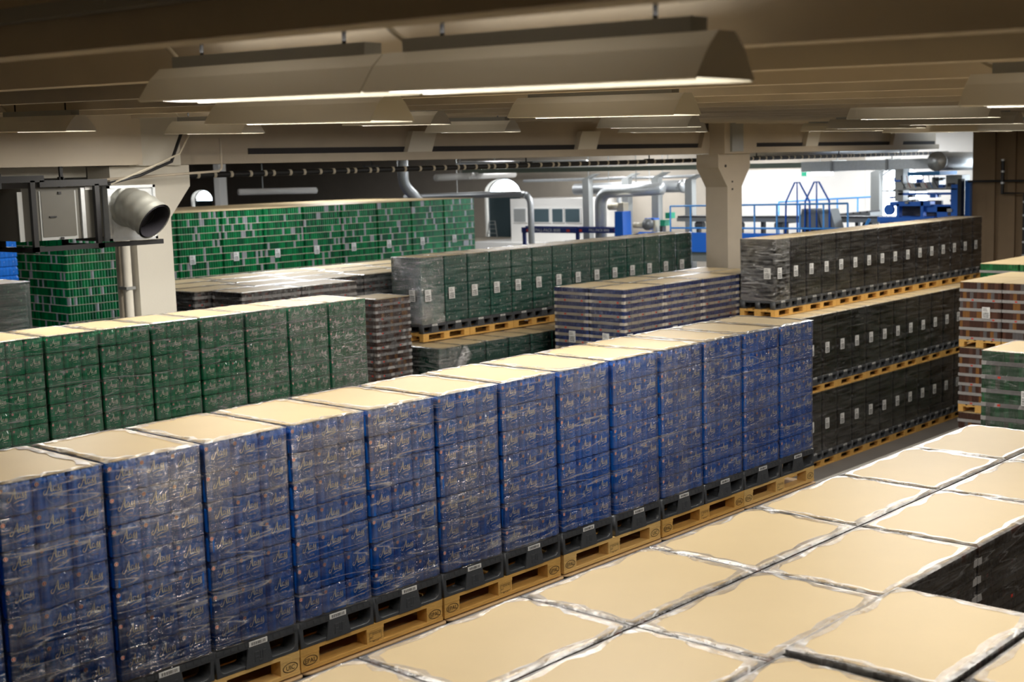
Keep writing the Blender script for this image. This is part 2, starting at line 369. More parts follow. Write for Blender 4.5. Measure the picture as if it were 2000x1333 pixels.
def wrap_mesh(name, hx, hy, h, m, rim=None, rimw=.045, seed=1, gap=.012):
    """film shell with softly wavy skin and a gathered band folded over the top edge"""
    rnd = random.Random(seed); mb = MB(); gx, gy = hx+gap, hy+gap; nz = 9
    base = []
    for (ax, ay), (bx, by) in (((-gx, -gy), (gx, -gy)), ((gx, -gy), (gx, gy)), ((gx, gy), (-gx, gy)), ((-gx, gy), (-gx, -gy))):
        for k in range(10):
            t = k/10; base.append((ax+(bx-ax)*t, ay+(by-ay)*t, 0 if k == 0 else 1))
    rings_ = []
    for j in range(nz+1):
        z = h*j/nz; rr = []
        for i, (x, y, e) in enumerate(base):
            f = 1-(.004*rnd.random() if e else .010)/max(gx, gy)-(.006/gx)*math.sin(math.pi*j/nz)*.4
            rr.append((x*f, y*f, z))
        rings_.append(rr)
    mb.rings(rings_, m, cap=False)
    if rim:
        r1 = [(x, y, h+.002) for x, y, e in base]; r2_ = []; r3 = []
        for x, y, e in base:
            wv = rimw*rnd.uniform(.45, 1.35)+(.0 if e else .02)
            sx = max(0, 1-wv/gx); sy = max(0, 1-wv/gy); r2_.append((x*(1-(1-sx)*.5), y*(1-(1-sy)*.5), h+.0105+rnd.uniform(0, .003))); r3.append((x*sx, y*sy, h+.0092))
        mb.rings([r1, r2_, r3], rim, cap=False)
    return mb.mesh(name, smooth=False)

def label_mesh():
    mb = MB(); mb.box(-.075, .075, -.003, 0, 0, .21, M_white)
    for j in range(3):
        x = -.06
        rnd = random.Random(j)
        while x < .055:
            wd = rnd.choice((.004, .007, .010)); mb.box(x, x+wd, -.004, -.003, .015+j*.034, .040+j*.034, M_black); x += wd+rnd.choice((.004, .007))
    for k in range(3): mb.box(-.06, .03-.01*k, -.004, -.003, .135+k*.022, .142+k*.022, M_black)
    return mb.mesh('pallet_label')
LABEL = label_mesh()

def dup(o, parent=None, loc=None):
    c = o.copy(); C.objects.link(c)
    if parent is not None: c.parent = parent
    if loc is not None: c.location = loc
    for ch in list(o.children): dup(ch, c)
    return c

# ---- pallets
def eur_pallet(detail=True, pale=False, marks=('EPAL', 'EPAL')):
    W_ = M_wood2 if pale else M_wood
    t = bpy.data.objects.new('wooden_pallet', None); C.objects.link(t)
    bl = ((-.6, -.455), (-.0725, .0725), (.455, .6)); bd = ((-.4, -.30), (-.0725, .0725), (.30, .4))
    if detail:
        for y0, y1 in bd:
            b = MB(); b.box(-.6, .6, y0, y1, 0, .022, W_); b.obj('base_board', t)
        for i, (x0, x1) in enumerate(bl):
            for j, (y0, y1) in enumerate(bd):
                b = MB(); b.box(x0+.002, x1-.002, y0+.002, y1-.002, .022, .100, W_)
                if j == 0:
                    cx = (x0+x1)/2; y = y0-.0002
                    if i != 1:
                        n = 22
                        for k in range(n):
                            a0, a1 = 2*math.pi*k/n, 2*math.pi*(k+1)/n
                            b.face([(cx+math.cos(a0)*.056, y, .060+math.sin(a0)*.030), (cx+math.cos(a1)*.056, y, .060+math.sin(a1)*.030),
                                    (cx+math.cos(a1)*.051, y, .060+math.sin(a1)*.026), (cx+math.cos(a0)*.051, y, .060+math.sin(a0)*.026)], M_ink)
                        text_faces(b, marks[0 if i == 0 else 1], .040, (cx, y, .058), M_ink)
                    else:
                        for q in ((-.05, .05, .088, .090), (-.05, .05, .036, .038), (-.05, -.048, .036, .09), (.048, .05, .036, .09)):
                            b.face([(cx+q[0], y, q[2]), (cx+q[1], y, q[2]), (cx+q[1], y, q[3]), (cx+q[0], y, q[3])], M_ink)
                        text_faces(b, 'DE-NW 481', .014, (cx+.010, y, .078), M_ink); text_faces(b, 'HT', .020, (cx-.030, y, .058), M_ink)
                        text_faces(b, '480-11-09', .013, (cx, y, .030), M_ink)
                b.obj('block', t)
            b = MB(); b.box(x0, x1, -.4, .4, .100, .122, W_); b.obj('stringer', t)
        for y0, y1 in ((-.4, -.255), (-.215, -.115), (-.0725, .0725), (.115, .215), (.255, .4)):
            b = MB(); b.box(-.6, .6, y0, y1, .122, .144, W_); b.obj('deck_board', t)
    else:
        b = MB()
        for y0, y1 in bd: b.box(-.6, .6, y0, y1, 0, .022, W_)
        b.obj('base_boards', t)
        for x0, x1 in bl:
            for y0, y1 in bd:
                b = MB(); b.box(x0+.002, x1-.002, y0+.002, y1-.002, .022, .100, W_); b.obj('block', t)
        b = MB()
        for x0, x1 in bl: b.box(x0, x1, -.4, .4, .100, .122, W_)
        for y0, y1 in ((-.4, -.255), (-.215, -.115), (-.0725, .0725), (.115, .215), (.255, .4)): b.box(-.6, .6, y0, y1, .122, .144, W_)
        b.obj('deck', t)
    return t
def open_profile():
    """front of the plastic half pallet: plate with two rounded fork openings, as quads between outline and hole"""
    cu = bpy.data.curves.new('p', 'CURVE'); cu.dimensions = '2D'; cu.fill_mode = 'BOTH'
    def poly(pts):
        s = cu.splines.new('POLY'); s.points.add(len(pts)-1); s.use_cyclic_u = True
        for i, p in enumerate(pts): s.points[i].co = (p[0], p[1], 0, 1)
    poly([(-.296, .0), (.296, .0), (.296, .16), (-.296, .16)])
    for sgn in (-1, 1):
        def q(x, z): return (sgn*x, z)
        pts = [q(.055, .118), q(.075, .030)]
        for k in range(5): a = R(180+90*k/4); pts.append(q(.095+.020*math.cos(a), .036+.020*math.sin(a)))
        for k in range(6): a = R(-90+90*k/5); pts.append(q(.235+.038*math.cos(a), .054+.038*math.sin(a)))
        pts += [q(.276, .118)]
        if sgn > 0: pts = pts[::-1]
        poly(pts)
    return cu
def plastic_pallet():
    t = bpy.data.objects.new('plastic_pallet', None); C.objects.link(t)
    cu = open_profile(); out = []
    for nm, y0, y1 in (('front_leg_frame', -.398, -.29), ('middle_leg_frame', -.05, .05), ('rear_leg_frame', .29, .398)):
        cu.extrude = (y1-y0)/2; cu.bevel_depth = .003; cu.bevel_resolution = 0
        o = bpy.data.objects.new('c', cu); C.objects.link(o); me = bpy.data.meshes.new_from_object(o); bpy.data.objects.remove(o)
        me.name = nm
        for v in me.vertices: x, y, z = v.co; v.co = (x*.985, (y0+y1)/2-z, y*.985+.0035)
        me.materials.clear(); me.materials.append(M_plast)
        put(nm, me, t)
    bpy.data.curves.remove(cu)
    b = MB(); b.box(-.294, .294, -.402, .402, .128, .163, M_plast)
    for k in range(12): b.box(-.29+k*.05, -.262+k*.05, -.404, -.402, .134, .157, M_plast)
    b.obj('deck', t)
    b = MB()
    b.prism([(-.075, .122), (.075, .122), (.098, .004), (-.098, .004)], 'y', -.408, -.398, M_plast)
    y = -.4095
    for q in ((-.03, -.022, .03, .09), (-.022, .0, .082, .09), (-.022, -.004, .056, .062), (.008, .015, .045, .09), (.0, .022, .030, .036), (.026, .033, .04, .09), (.033, .05, .082, .09)):
        b.box(q[0], q[1], y-.001, y+.003, q[2], q[3], M_plast)
    b.obj('centre_leg_panel', t)
    b = MB(); b.box(-.065, .065, -.4065, -.402, .128, .158, M_white)
    x = -.05
    rnd = random.Random(3)
    while x < .05: wd = rnd.choice((.002, .004)); b.box(x, x+wd, -.4075, -.4065, .134, .152, M_black); x += wd+rnd.choice((.003, .006))
    tag(b.obj('barcode_sticker', t), 'white barcode sticker')
    return t

# ================================================================== THE SETTING
def struct(name, mb, smooth=False):
    return tag(mb.obj(name, smooth=smooth), kind='structure')
b = MB(); b.box(-16, 36, -11, 66, -.2, 0, M_floor); struct('floor', b)
b = MB(); b.box(-6, 24, 6.25, 6.33, 0, .004, M_line); struct('trim_1', b)
def roof_z(v, z10): return z10+.032*(v-10)
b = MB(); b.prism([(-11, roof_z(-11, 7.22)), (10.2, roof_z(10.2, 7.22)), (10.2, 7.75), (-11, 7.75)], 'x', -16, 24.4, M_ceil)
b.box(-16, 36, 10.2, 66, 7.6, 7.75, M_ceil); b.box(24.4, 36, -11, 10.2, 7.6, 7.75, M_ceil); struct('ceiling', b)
# ribs of the ceiling slabs run across the rows (along y) and rise gently with the roof

def rib_mesh():
    mb = MB(); za, zb = roof_z(-10.6, 0), roof_z(9.9, 0)
    prof = [(-.07, 6.90), (.07, 6.90), (.12, 7.26), (-.12, 7.26)]
    mb.rings([[(x, -10.6, z+za) for x, z in prof], [(x, 9.9, z+zb) for x, z in prof]], M_rib)
    return mb.mesh('ceiling_rib')
RIB = rib_mesh()
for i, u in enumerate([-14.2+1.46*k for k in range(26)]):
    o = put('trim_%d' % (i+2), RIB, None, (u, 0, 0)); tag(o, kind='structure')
# main girder with dark recess and sloping haunches, along the column line
b = MB(); G0, G1 = 10.0, 10.45
b.box(-.3, 24.3, G0, G1, 6.27, 6.40, M_conc); b.box(-.3, 24.3, G0+.10, G1, 6.40, 7.55, M_conc)
for u in (4.6, 9.0, 13.1, 17.4, 21.8):
    b.prism([(u-.28, 6.40), (u+.28, 6.40), (u+.42, 6.74), (u-.14, 6.74)], 'y', G0-.02, G0+.10, M_concw if u in (4.6, 9.0, 17.4) else M_conc)
b.box(1.2, 24.2, G0+.08, G0+.10, 6.40, 6.49, M_slot)
struct('trim_40', b)
b = MB(); b.box(-16, -1.0, 9.45, 10.3, 6.27, 7.45, M_rib); b.box(-16, -1.35, 10.3, 10.9, 6.13, 6.30, M_concw); struct('trim_41', b)
def wall(name, mb): return struct(name, mb)
b = MB(); b.box(-16.2, -16, -11, 66, 0, 7.7, M_wallbr); wall('wall_left', b)
b = MB(); b.box(-16, 36, 66, 66.2, 0, 7.7, M_wallb); wall('wall_far', b)
b = MB(); b.box(-16, 36, -11.2, -11, 0, 7.7, M_wallbr); wall('wall_front', b)
b = MB(); b.box(24.2, 24.5, -11, 9.0, 0, 7.6, M_wallbr)
for v in (8.45, 7.9, 6.9, 5.9, 4.4): b.box(24.12, 24.2, v-.10, v+.10, 0, 7.4, M_wallbr)
wall('wall_right', b)
# back wall with arched windows (opening = segmental arch above a rectangle)
UW = 34.0
WINS = [(35.45, 1.12, 2.8, 4.96, .68), (59.2, 1.05, 3.2, 4.83, .55), (15.95, 1.05, 2.7, 4.87, .86)]
def arch_pts(vc, hw, z0, zs, h, n=14):
    return [(vc-hw, z0), (vc+hw, z0)]+[(vc+hw*math.cos(math.pi*k/n), zs+h*math.sin(math.pi*k/n)) for k in range(n+1)]
mb = MB(); edges = sorted([(w_[0]-w_[1]-.3, w_[0]+w_[1]+.3, w_) for w_ in WINS]); v = 8.9
for a, c_, w_ in edges:
    m_ = M_wallw if v < 20 else M_wallb
    mb.box(UW, UW+.4, v, a, 0, 7.6, m_)
    vc, hw, zb, zs, h = w_; n = 14
    mb.box(UW, UW+.4, a, c_, 0, zb, m_)
    mb.box(UW, UW+.4, a, vc-hw, zb, 7.6, m_); mb.box(UW, UW+.4, vc+hw, c_, zb, 7.6, m_)
    for k in range(n):
        p0 = (vc+hw*math.cos(math.pi*k/n), zs+h*math.sin(math.pi*k/n)); p1 = (vc+hw*math.cos(math.pi*(k+1)/n), zs+h*math.sin(math.pi*(k+1)/n))
        mb.prism([p0, (p0[0], 7.6), (p1[0], 7.6), p1], 'x', UW, UW+.4, m_)
    v = c_
    if c_ < 20:
        mb.box(UW-.02, UW+.4, c_, 23.2, 0, 5.75, M_wallw); mb.box(UW, UW+.4, c_, 23.2, 5.75, 7.6, M_wallb); v = 23.2
mb.box(UW, UW+.4, v, 66, 0, 7.6, M_wallb)
wall('wall_back', mb)
for i, (vc, hw, zb, zs, h) in enumerate(WINS):
    t = thing('window_%d' % (i+1), None, None, (0, 0, 0)); tag(t, kind='structure')
    n = 14; x = UW+.28
    o = arch_pts(vc, hw, zb, zs, h); g = MB(); g.face([(x+.02, p[0], p[1]) for p in o], M_glass); g.obj('window_glass', t)
    f = MB(); s_ = [(x, vc+hw*math.cos(math.pi*k/n), zs+h*math.sin(math.pi*k/n)) for k in range(n+1)]
    f.tube(s_, .035, M_steel, 6); f.tube([(x, vc-hw, zb), (x, vc-hw, zs)], .035, M_steel, 6); f.tube([(x, vc+hw, zb), (x, vc+hw, zs)], .035, M_steel, 6)
    f.tube([(x, vc-hw, zs), (x, vc+hw, zs)], .03, M_steel, 6); f.tube([(x, vc, zs), (x, vc, zs+h)], .02, M_steel, 6)
    for a in (35, 145): f.tube([(x, vc+hw*.45*math.cos(R(a)), zs+h*.45*math.sin(R(a))), (x, vc+hw*math.cos(R(a)), zs+h*math.sin(R(a)))], .016, M_steel, 6)
    f.tube([(x, vc+hw*.45*math.cos(math.pi*k/8), zs+h*.45*math.sin(math.pi*k/8)) for k in range(9)], .016, M_steel, 6)
    if i == 2:
        for q in (-.45, .1, .6): f.tube([(x, vc+hw*q, zb), (x, vc+hw*q, zs)], .02, M_steel, 6)
        f.tube([(x, vc-hw, zb+1.1), (x, vc+hw, zb+1.1)], .02, M_steel, 6)
    f.obj('window_frame', t)
    if i < 2:
        p = MB(); p.box(UW+.2, UW+.24, vc-hw, vc+hw-.10, zb, zs-.06, M_teal); p.obj('window_blind', t)

# ---- columns with flared heads
def column(u, v, label, white):
    m_ = M_concw if white else M_conc
    t = thing('concrete_column', label, 'column', (u, v, 0))
    b = MB(); b.box(-.28, .28, -.28, .28, 0, 5.55, m_); b.obj('shaft', t)
    b = MB(); b.prism([(-.28, 5.55), (.28, 5.55), (.62, 5.97), (.62, 6.26), (-.62, 6.26), (-.62, 5.97)], 'y', -.28, .28, m_); b.obj('flared_head', t)
    return t
c1 = column(-.72, 10.0, 'pale concrete column behind the ventilation unit, tall white shaft', True)
b = MB(); b.box(-.30, .40, -.42, -.25, 6.26, 6.92, M_concw); b.obj('upper_block', c1)
c2 = column(13.75, 10.05, 'brown-grey concrete column with flared head in the middle of the hall', False)
c2.scale = (1.0, 1, 1)
b = MB(); b.box(-.62, .62, -.45, -.04, 6.26, 7.0, M_conc); b.obj('upper_block', c2)
b = MB(); b.box(-.42, .02, -.50, -.45, 6.30, 7.0, M_galvd); b.obj('cover_plate', c2)
for z in (5.95, 5.62, 5.50):
    pass
b = MB(); b.tube([(-.36, -.3, 6.0), (-.36, -.285, 6.0)], .03, M_slot, 8); b.tube([(-.1, -.3, 5.66), (-.1, -.285, 5.66)], .02, M_slot, 8); b.tube([(-.1, -.3, 5.50), (-.1, -.285, 5.50)], .02, M_slot, 8); b.obj('bolt_hole', c2)
t = thing('drain_pipe', 'pale vertical pipe beside the white column under the ventilation unit', 'pipe', (0, 0, 0))
b = MB(); b.tube([(-1.12, 9.80, 0), (-1.12, 9.80, 5.3)], .055, M_concw, 12); b.obj('pipe', t, smooth=True)
b = MB(); b.tube([(-1.10, 10.02, 0), (-1.10, 10.02, 5.3)], .022, M_conc, 8); b.obj('conduit', t, smooth=True)
for z in (1.5, 3.2, 4.6): b = MB(); b.box(-1.19, -1.05, 9.74, 9.94, z, z+.04, M_galvd); b.obj('pipe_clip', t)

# ================================================================== ROWS OF PALLET LOADS
T = 1.54; L1, L2 = T, 2*T; ZB = L2+.008
PP = .165; PW = .144
DETAIL_PAL = eur_pallet(True); DET2 = eur_pallet(True, True, ('EPAL', 'UIC')); SIMPLE_PAL = eur_pallet(False); PLAS = plastic_pallet()
PROTOS = []
def place(proto, loc, label, cat, group=None, rz=0):
    """copy a finished thing with all its parts to its place; the sources are dropped at the end"""
    if proto not in PROTOS: PROTOS.append(proto)
    o = dup(proto)
    o.location = loc; o.rotation_euler = (0, 0, rz); tag(o, label, cat, group)
    return o
def make_load(name, core_mesh, packs=None, nx=3, nl=7, hx=.30, hy=.40, h=7*LH, board=None, wrap=None, label_at=None, body_name='stacked_packs'):
    t = bpy.data.objects.new(name, None); C.objects.link(t)
    if core_mesh: put(body_name, core_mesh, t)
    if packs:
        for l in range(nl):
            for i in range(nx):
                put('multipack', packs, t, (-.192+i*.192, -hy+.065, l*LH))
    if board: put('cardboard_sheet', board, t, (0, 0, h))
    if wrap: put('stretch_wrap', wrap, t)
    if label_at: put('pallet_label', LABEL, t, label_at)
    return t
def core_box(name, hx, hy, h, m, inset=.01):
    mb = MB(); o = rrect(hx, hy, .02, 2); mb.rings([[(x, y, .002) for x, y in o], [(x, y, h-.002) for x, y in o]], m); return mb.mesh(name)
B_half = sheet_mesh('cardboard_sheet', .283, .393)
B_full = sheet_mesh('cardboard_sheet_full', .60, .405)
B_fullbr = sheet_mesh('cardboard_sheet_brown', .62, .43, M_boardd)
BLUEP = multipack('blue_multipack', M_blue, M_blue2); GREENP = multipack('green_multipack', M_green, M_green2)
H7 = 7*LH
def core_shift(name, m):   # the packs behind the visible front face
    mb = MB(); o = [(x*.96, y*.76) for x, y in pack_outline(9, 11, .0632, .008, 3)]; o = [(x, y+.065) for x, y in o]
    mb.rings([[(x, max(y, -.26), z) for x, y in o] for z in [l*LH+q for l in range(7) for q in (.004, LH-.012)]], m); return mb.mesh(name)
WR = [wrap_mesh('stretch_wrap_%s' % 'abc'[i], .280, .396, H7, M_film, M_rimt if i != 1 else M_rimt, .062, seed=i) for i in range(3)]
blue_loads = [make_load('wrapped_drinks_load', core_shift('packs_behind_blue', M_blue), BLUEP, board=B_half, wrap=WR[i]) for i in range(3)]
green_loads = [make_load('wrapped_drinks_load', core_shift('packs_behind_green', M_green), GREENP, board=B_half, wrap=WR[i]) for i in range(3)]

# hidden supporting loads below the upper tiers
SUP = {}
def support(u0, u1, v0, v1, z0, z1, what, board=True, dark=M_coal):
    n = max(1, round((u1-u0)/1.22)); st = (u1-u0)/n
    for i in range(n):
        k = (round(st, 3), round(v1-v0, 3), round(z1-z0, 3), dark.name)
        if k not in SUP:
            t = bpy.data.objects.new('wrapped_drinks_load', None); C.objects.link(t); hx, hy, h = (st-.02)/2, (v1-v0)/2-.005, z1-z0
            put('stacked_packs', core_box('packed_cans', hx-.01, hy-.01, h-.012, dark), t); put('cardboard_sheet', sheet_mesh('cardboard_sheet_low', hx+.008, hy+(.035 if what == 'blue row' else 0), M_boardd, .008), t, (0, 0, h-.010))
            SUP[k] = t
        place(SUP[k], (u0+(i+.5)*st, (v0+v1)/2, z0), 'wrapped load with cardboard top under the '+what, 'pallet load', 'bottom loads under the '+what)

# ---- blue row (front), second level up from the floor is hidden, top at 4.62
OFF = [.020, .023, .026, .028, .030, .010, -.010, -.020, -.030, -.030, -.030, -.028, -.025, -.022, -.020]
s_ = .605
for k in range(0, 14):
    ur = -k*s_+OFF[k]; ul = -(k+1)*s_+OFF[k+1]; u = (ur+ul)/2
    o = place(blue_loads[k % 3], (u, .400, ZB+PW+PP+.002), 'film-wrapped load of blue drink packs, %s from the right in front row' % ORD[k+1], 'pallet load', 'blue wrapped loads in the front row')
    place(PLAS, (u, .400, ZB+PW), 'dark grey plastic half pallet under the %s blue load from right' % ORD[k+1], 'pallet', 'plastic pallets under the blue row')
for j in range(7):
    k = 2*j; ur = -k*s_+OFF[k]; ul = -(k+2)*s_+OFF[k+2]; u = (ur+ul)/2
    place(DET2 if j in (2, 5, 0) else DETAIL_PAL, (u, .400, ZB), 'wooden pallet under the blue row, %s from its right end' % ORD[j+1], 'pallet', 'wooden pallets under the blue row')
support(-8.5, .03, .0, .83, L1, L2-.002, 'blue row'); support(-8.5, .03, .0, .83, 0, L1, 'blue row')

# ---- green row on the left
U0 = -4.369
for k in range(-3, 7):
    u = U0+(k+.5)*s_
    place(green_loads[k % 3], (u, 6.47, L2+PW+PP-.04), 'film-wrapped load of green drink packs, %s from right in left row' % ORD[7-k], 'pallet load', 'green wrapped loads behind the blue row')
    place(PLAS, (u, 6.47, L2+PW-.04), 'dark plastic half pallet under the left green row, %s from right' % ORD[7-k], 'pallet', 'plastic pallets under the left green row')
for j in range(5):
    u = U0+(7-2*j-1)*s_
    place(SIMPLE_PAL, (u, 6.47, L2-.04), 'wooden pallet under the left green row, %s from its right end' % ORD[j+1], 'pallet', 'wooden pallets under the left green row')
support(U0-3*s_, U0+7*s_, 6.07, 6.87, L1, L2-.042, 'left green row'); support(U0-3*s_, U0+7*s_, 6.07, 6.87, 0, L1, 'left green row')

# ---- deep green bottle row in the middle (two levels visible)
FB = far_body('green_bottle_packs', M_dgreen, M_dot, 3, 4, 7, LH)
WRF = wrap_mesh('stretch_wrap_far', .289, .392, H7, M_filmfar, M_rimt, .03, 8, gap=.004)
g2 = [make_load('wrapped_drinks_load', FB, board=B_half, wrap=WRF, label_at=(-.15, -.412, .42)), make_load('wrapped_drinks_load', FB, board=B_half, wrap=WRF)]
# extra label on the end face of the nearest one
U2 = 5.504
SHINY = wrap_mesh('stretch_wrap_sheen', .289, .392, H7, film('white_sheen_film', .38, .30, .12, 1.0, (2.5, 2.5, 9)), M_rimt, .05, 33, gap=.006)  # whiter film for the end loads, their white shine is put into its haze
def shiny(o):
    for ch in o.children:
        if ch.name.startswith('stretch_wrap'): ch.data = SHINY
for k in range(14):
    u = U2+(k+.5)*s_
    o = place(g2[0], (u, 11.43, L2+PW+PP-.06), 'dark green wrapped load with white label, %s from left in middle row' % ORD[k+1], 'pallet load', 'dark green loads in the middle upper row')
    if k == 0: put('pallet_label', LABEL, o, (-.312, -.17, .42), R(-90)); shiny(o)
    place(PLAS, (u, 11.43, L2+PW-.06), 'dark plastic half pallet under %s dark green load from left' % ORD[k+1], 'pallet', 'plastic pallets under the middle green row')
for j in range(7):
    place(SIMPLE_PAL, (U2+(2*j+1)*s_, 11.43, L2-.06), 'wooden pallet under the middle dark green row, %s from its left end' % ORD[j+1], 'pallet', 'wooden pallets under the middle green row')
U2b = 5.118
for r_ in range(2):
    for k in range(13 if r_ == 0 else 15):
        u = U2b+(k+.5)*s_; vv = 10.64+r_*.81
        o2 = place(g2[1], (u, vv, L1+PW+PP-.06), ('dark green wrapped load, %s from left in lower tier of middle row' % ORD[k+1]) if r_ == 0 else 'film-wrapped dark green bottle load in the back line of the lower tier', 'pallet load', 'dark green loads in the lower tier')
        if r_ == 0 and k == 0:
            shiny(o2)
            b = MB(); rn = random.Random(2)
            for q in range(5):
                dx = .02*q; b.face([(.30+dx*.3, -.42-.01*q, 1.22), (.36+dx, -.44-.015*q, 1.14-.03*q), (-.02+dx, -.43, .62), (-.05+dx, -.425, .66)], M_rimt)
            b.obj('loose_film_tail', o2)
support(U2b, U2b+13*s_, 10.24, 11.04, 0, L1+PW+PP-.062, 'middle green row', dark=M_dgreen); support(U2b, U2b+15*s_, 11.05, 11.85, 0, L1+PW+PP-.062, 'middle green row', dark=M_dgreen)

# ---- black rows on the right, three tiers
KB = far_body('black_drink_packs', M_coal, mat('dull_orange_print', (.12, .07, .04), .4), 3, 4, 7, LH)
KSH = wrap_mesh('stretch_wrap_shiny', .289, .392, H7, M_filmblk, M_rimt, .03, 12, gap=.004)
kl = make_load('wrapped_drinks_load', KB, board=B_half, wrap=KSH, label_at=(-.14, -.412, .44))
tiers = [('upper', L2, 11.45, 7.38, 16, -.024), ('middle', L1, 12.39-7*s_, 6.87, 20, -.013), ('bottom', 0, 12.39-7*s_, 6.87, 20, 0)]
for nm, z, uk, vk, n, dz in tiers:
    for k in range(n):
        u = uk+(k+.5)*s_
        o = place(kl, (u, vk+.40, z+PW+PP+dz), 'black wrapped load with white label, %s from right in %s black tier' % (ORD[n-k], nm), 'pallet load', 'black loads in the %s tier' % nm)
        if nm == 'upper' and k == 0:
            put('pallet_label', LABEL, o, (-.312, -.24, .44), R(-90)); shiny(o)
        place(PLAS, (u, vk+.40, z+PW+dz), 'dark plastic half pallet, %s from right under the %s black tier' % (ORD[n-k], nm), 'pallet', 'plastic pallets under the %s black tier' % nm)
    for j in range(n//2):
        place(SIMPLE_PAL, (uk+(2*j+1)*s_, vk+.40, z+dz), 'wooden pallet under the %s black tier, %s from its right end' % (nm, ORD[n//2-j]), 'pallet', 'wooden pallets under the %s black tier' % nm)
support(11.4, 21.2, 7.70, 8.18, 0, L2-.03, 'upper black tier')

# ---- trays of cans
def can_load(nm, nx, ny, nl, lh, can, tray, th, board, red=False, wrapm=None, label_at=None, every=1, padh=0, label2=None):
    me = can_body(nm, nx, ny, nl, lh, can, tray, th, red, every=every, padh=padh); hx, hy = nx*.0667/2, ny*.0667/2
    wr = wrap_mesh('stretch_wrap_cans', hx, hy, nl*lh, wrapm, M_rimt, .065, 21, gap=.008) if wrapm else None
    t = make_load('can_pallet_load', me, board=board, wrap=wr, h=nl*lh, hx=hx, hy=hy, body_name='stacked_trays')
    if label_at: put('pallet_label', LABEL, t, label_at)
    if label2: put('pallet_label', LABEL, t, label2, R(-90))
    return t
# blue and beige trays behind the front row
bl_t = can_load('blue_beige_trays', 18, 12, 14, .1275, M_navy, M_tray, .052, B_full, True, M_filmfar)
TB = PW+14*.1275+.016
names_b = [('front', 8.62), ('back', 9.45)]
for ri, (rn, v) in enumerate(names_b):
    for k in range(4):
        u = 7.77+.61+k*1.225
        for lv in (0, 1):
            z = lv*TB
            place(SIMPLE_PAL, (u, v, z), 'wooden pallet under the blue and beige tray stacks', 'pallet', 'wooden pallets under the tray stacks')
            o = place(bl_t, (u, v, z+PW), ('blue and beige can trays with cardboard top, %s from left, %s line' % (ORD[k+1], rn)) if lv else 'blue and beige can trays in the bottom tier', 'pallet load', 'blue and beige tray stacks, %s' % ('upper tier' if lv else 'bottom tier'))
            if lv and k == 0: put('pallet_label', LABEL, o, (-.612, -.02 if ri else .02, .78), R(-90))
            if lv and ri == 0 and k in (0, 1): put('pallet_label', LABEL, o, (-.46 if k == 0 else -.30, -.412, .78))

# brown/white trays in the background on the left (tops 4.2)
wt = can_load('black_white_trays', 18, 12, 16, .122, M_canblk, M_traysil, .050, B_full, True, M_filmfar)
TW = PW+16*.122+.016
wlines = [(11.84, 1.90, 3, 'nearest'), (12.75, 1.62, 6, 'second'), (13.66, 1.9, 7, 'third'), (14.57, 2.2, 7, 'fourth')]
for li, (v, u0_, n, nm) in enumerate(wlines):
    for k in range(n):
        u = u0_+.61+k*1.23
        if v < 12.3 and u+.6 > 5.08: continue
        if u+.6 > 5.0 and v-.4 < 11.9: continue
        for lv in (0, 1):
            z = lv*TW
            place(SIMPLE_PAL, (u, v, z), 'wooden pallet under the black and white tray stacks', 'pallet', 'wooden pallets under the black and white trays')
            place(wt, (u, v, z+PW), ('black and white can trays, cardboard top, %s from left in %s line' % (ORD[k+1], nm)) if lv else 'black and white can trays in the bottom tier', 'pallet load', 'black and white tray stacks, %s' % ('upper tier' if lv else 'bottom tier'))
wb_ = can_load('brown_white_trays', 12, 12, 15, .1215, M_canbrown, M_traysil, .045, sheet_mesh('cardboard_sheet_small', .41, .41), True, M_filmfar)
for lv in (0, 1):
    z = lv*(15*.1215+.16)
    place(SIMPLE_PAL, (4.30, 10.98, z), 'wooden pallet left of the middle green row', 'pallet', 'pallets left of the middle green row')
    place(wb_, (4.30+.1, 10.98, z+PW), 'brown and silver can trays wedged left of the middle green row, %s tier' % ('top' if lv else 'bottom'), 'pallet load')

# tall stacks of bright green cans at the back left
gc = can_load('green_can_layers', 18, 18, 15, .1665, M_cangrn, M_pad, .010, sheet_mesh('cardboard_sheet_square', .606, .606), False, None, label_at=(-.25, -.612, 1.30))
gcp = can_load('green_can_layers_plain', 18, 18, 15, .1665, M_cangrn, M_pad, .010, sheet_mesh('cardboard_sheet_square2', .606, .606), False, None)
PALSQ = eur_pallet(False)
for r_, v in enumerate((20.6, 21.85, 23.1, 24.4)):
    for k in range(9):
        u = 5.8+k*1.225
        for lv in (0, 1):
            if lv == 0 and r_ > 0: pass
            z = lv*2.65
            lab = 'bright green and silver can layers, %s from left, %s line of wall' % (ORD[k+1], ('front', 'second', 'third', 'fourth')[r_]) if lv else 'layers of green cans in the bottom tier of the can wall'
            place(PALSQ, (u, v, z), 'wooden pallet under the green can wall', 'pallet', 'wooden pallets in the green can wall')
            me = gc if (r_ == 0 and lv) else gcp
            o = place(me, (u, v, z+PW), lab, 'pallet load', 'green can stacks, %s' % ('upper tier' if lv else 'bottom tier'))
for k, (u, v) in enumerate(((3.11, 18.62), (3.11, 19.86), (4.34, 18.62), (4.34, 19.86), (3.11, 21.1))):
    for lv in (0, 1):
        z = lv*2.65
        lab = ('layers of green cans left of the white column, %s' % ('nearest corner stack', 'stack behind the nearest corner', 'stack just left of the column', 'back right stack', 'third stack along the dark side')[k]) if lv else 'layers of green cans in the bottom tier left of the column'
        place(PALSQ, (u, v, z), 'wooden pallet under the left green can block', 'pallet', 'wooden pallets in the left can block')
        place(gcp, (u, v, z+PW), lab, 'pallet load', 'left green can block, %s' % ('upper tier' if lv else 'bottom tier'))
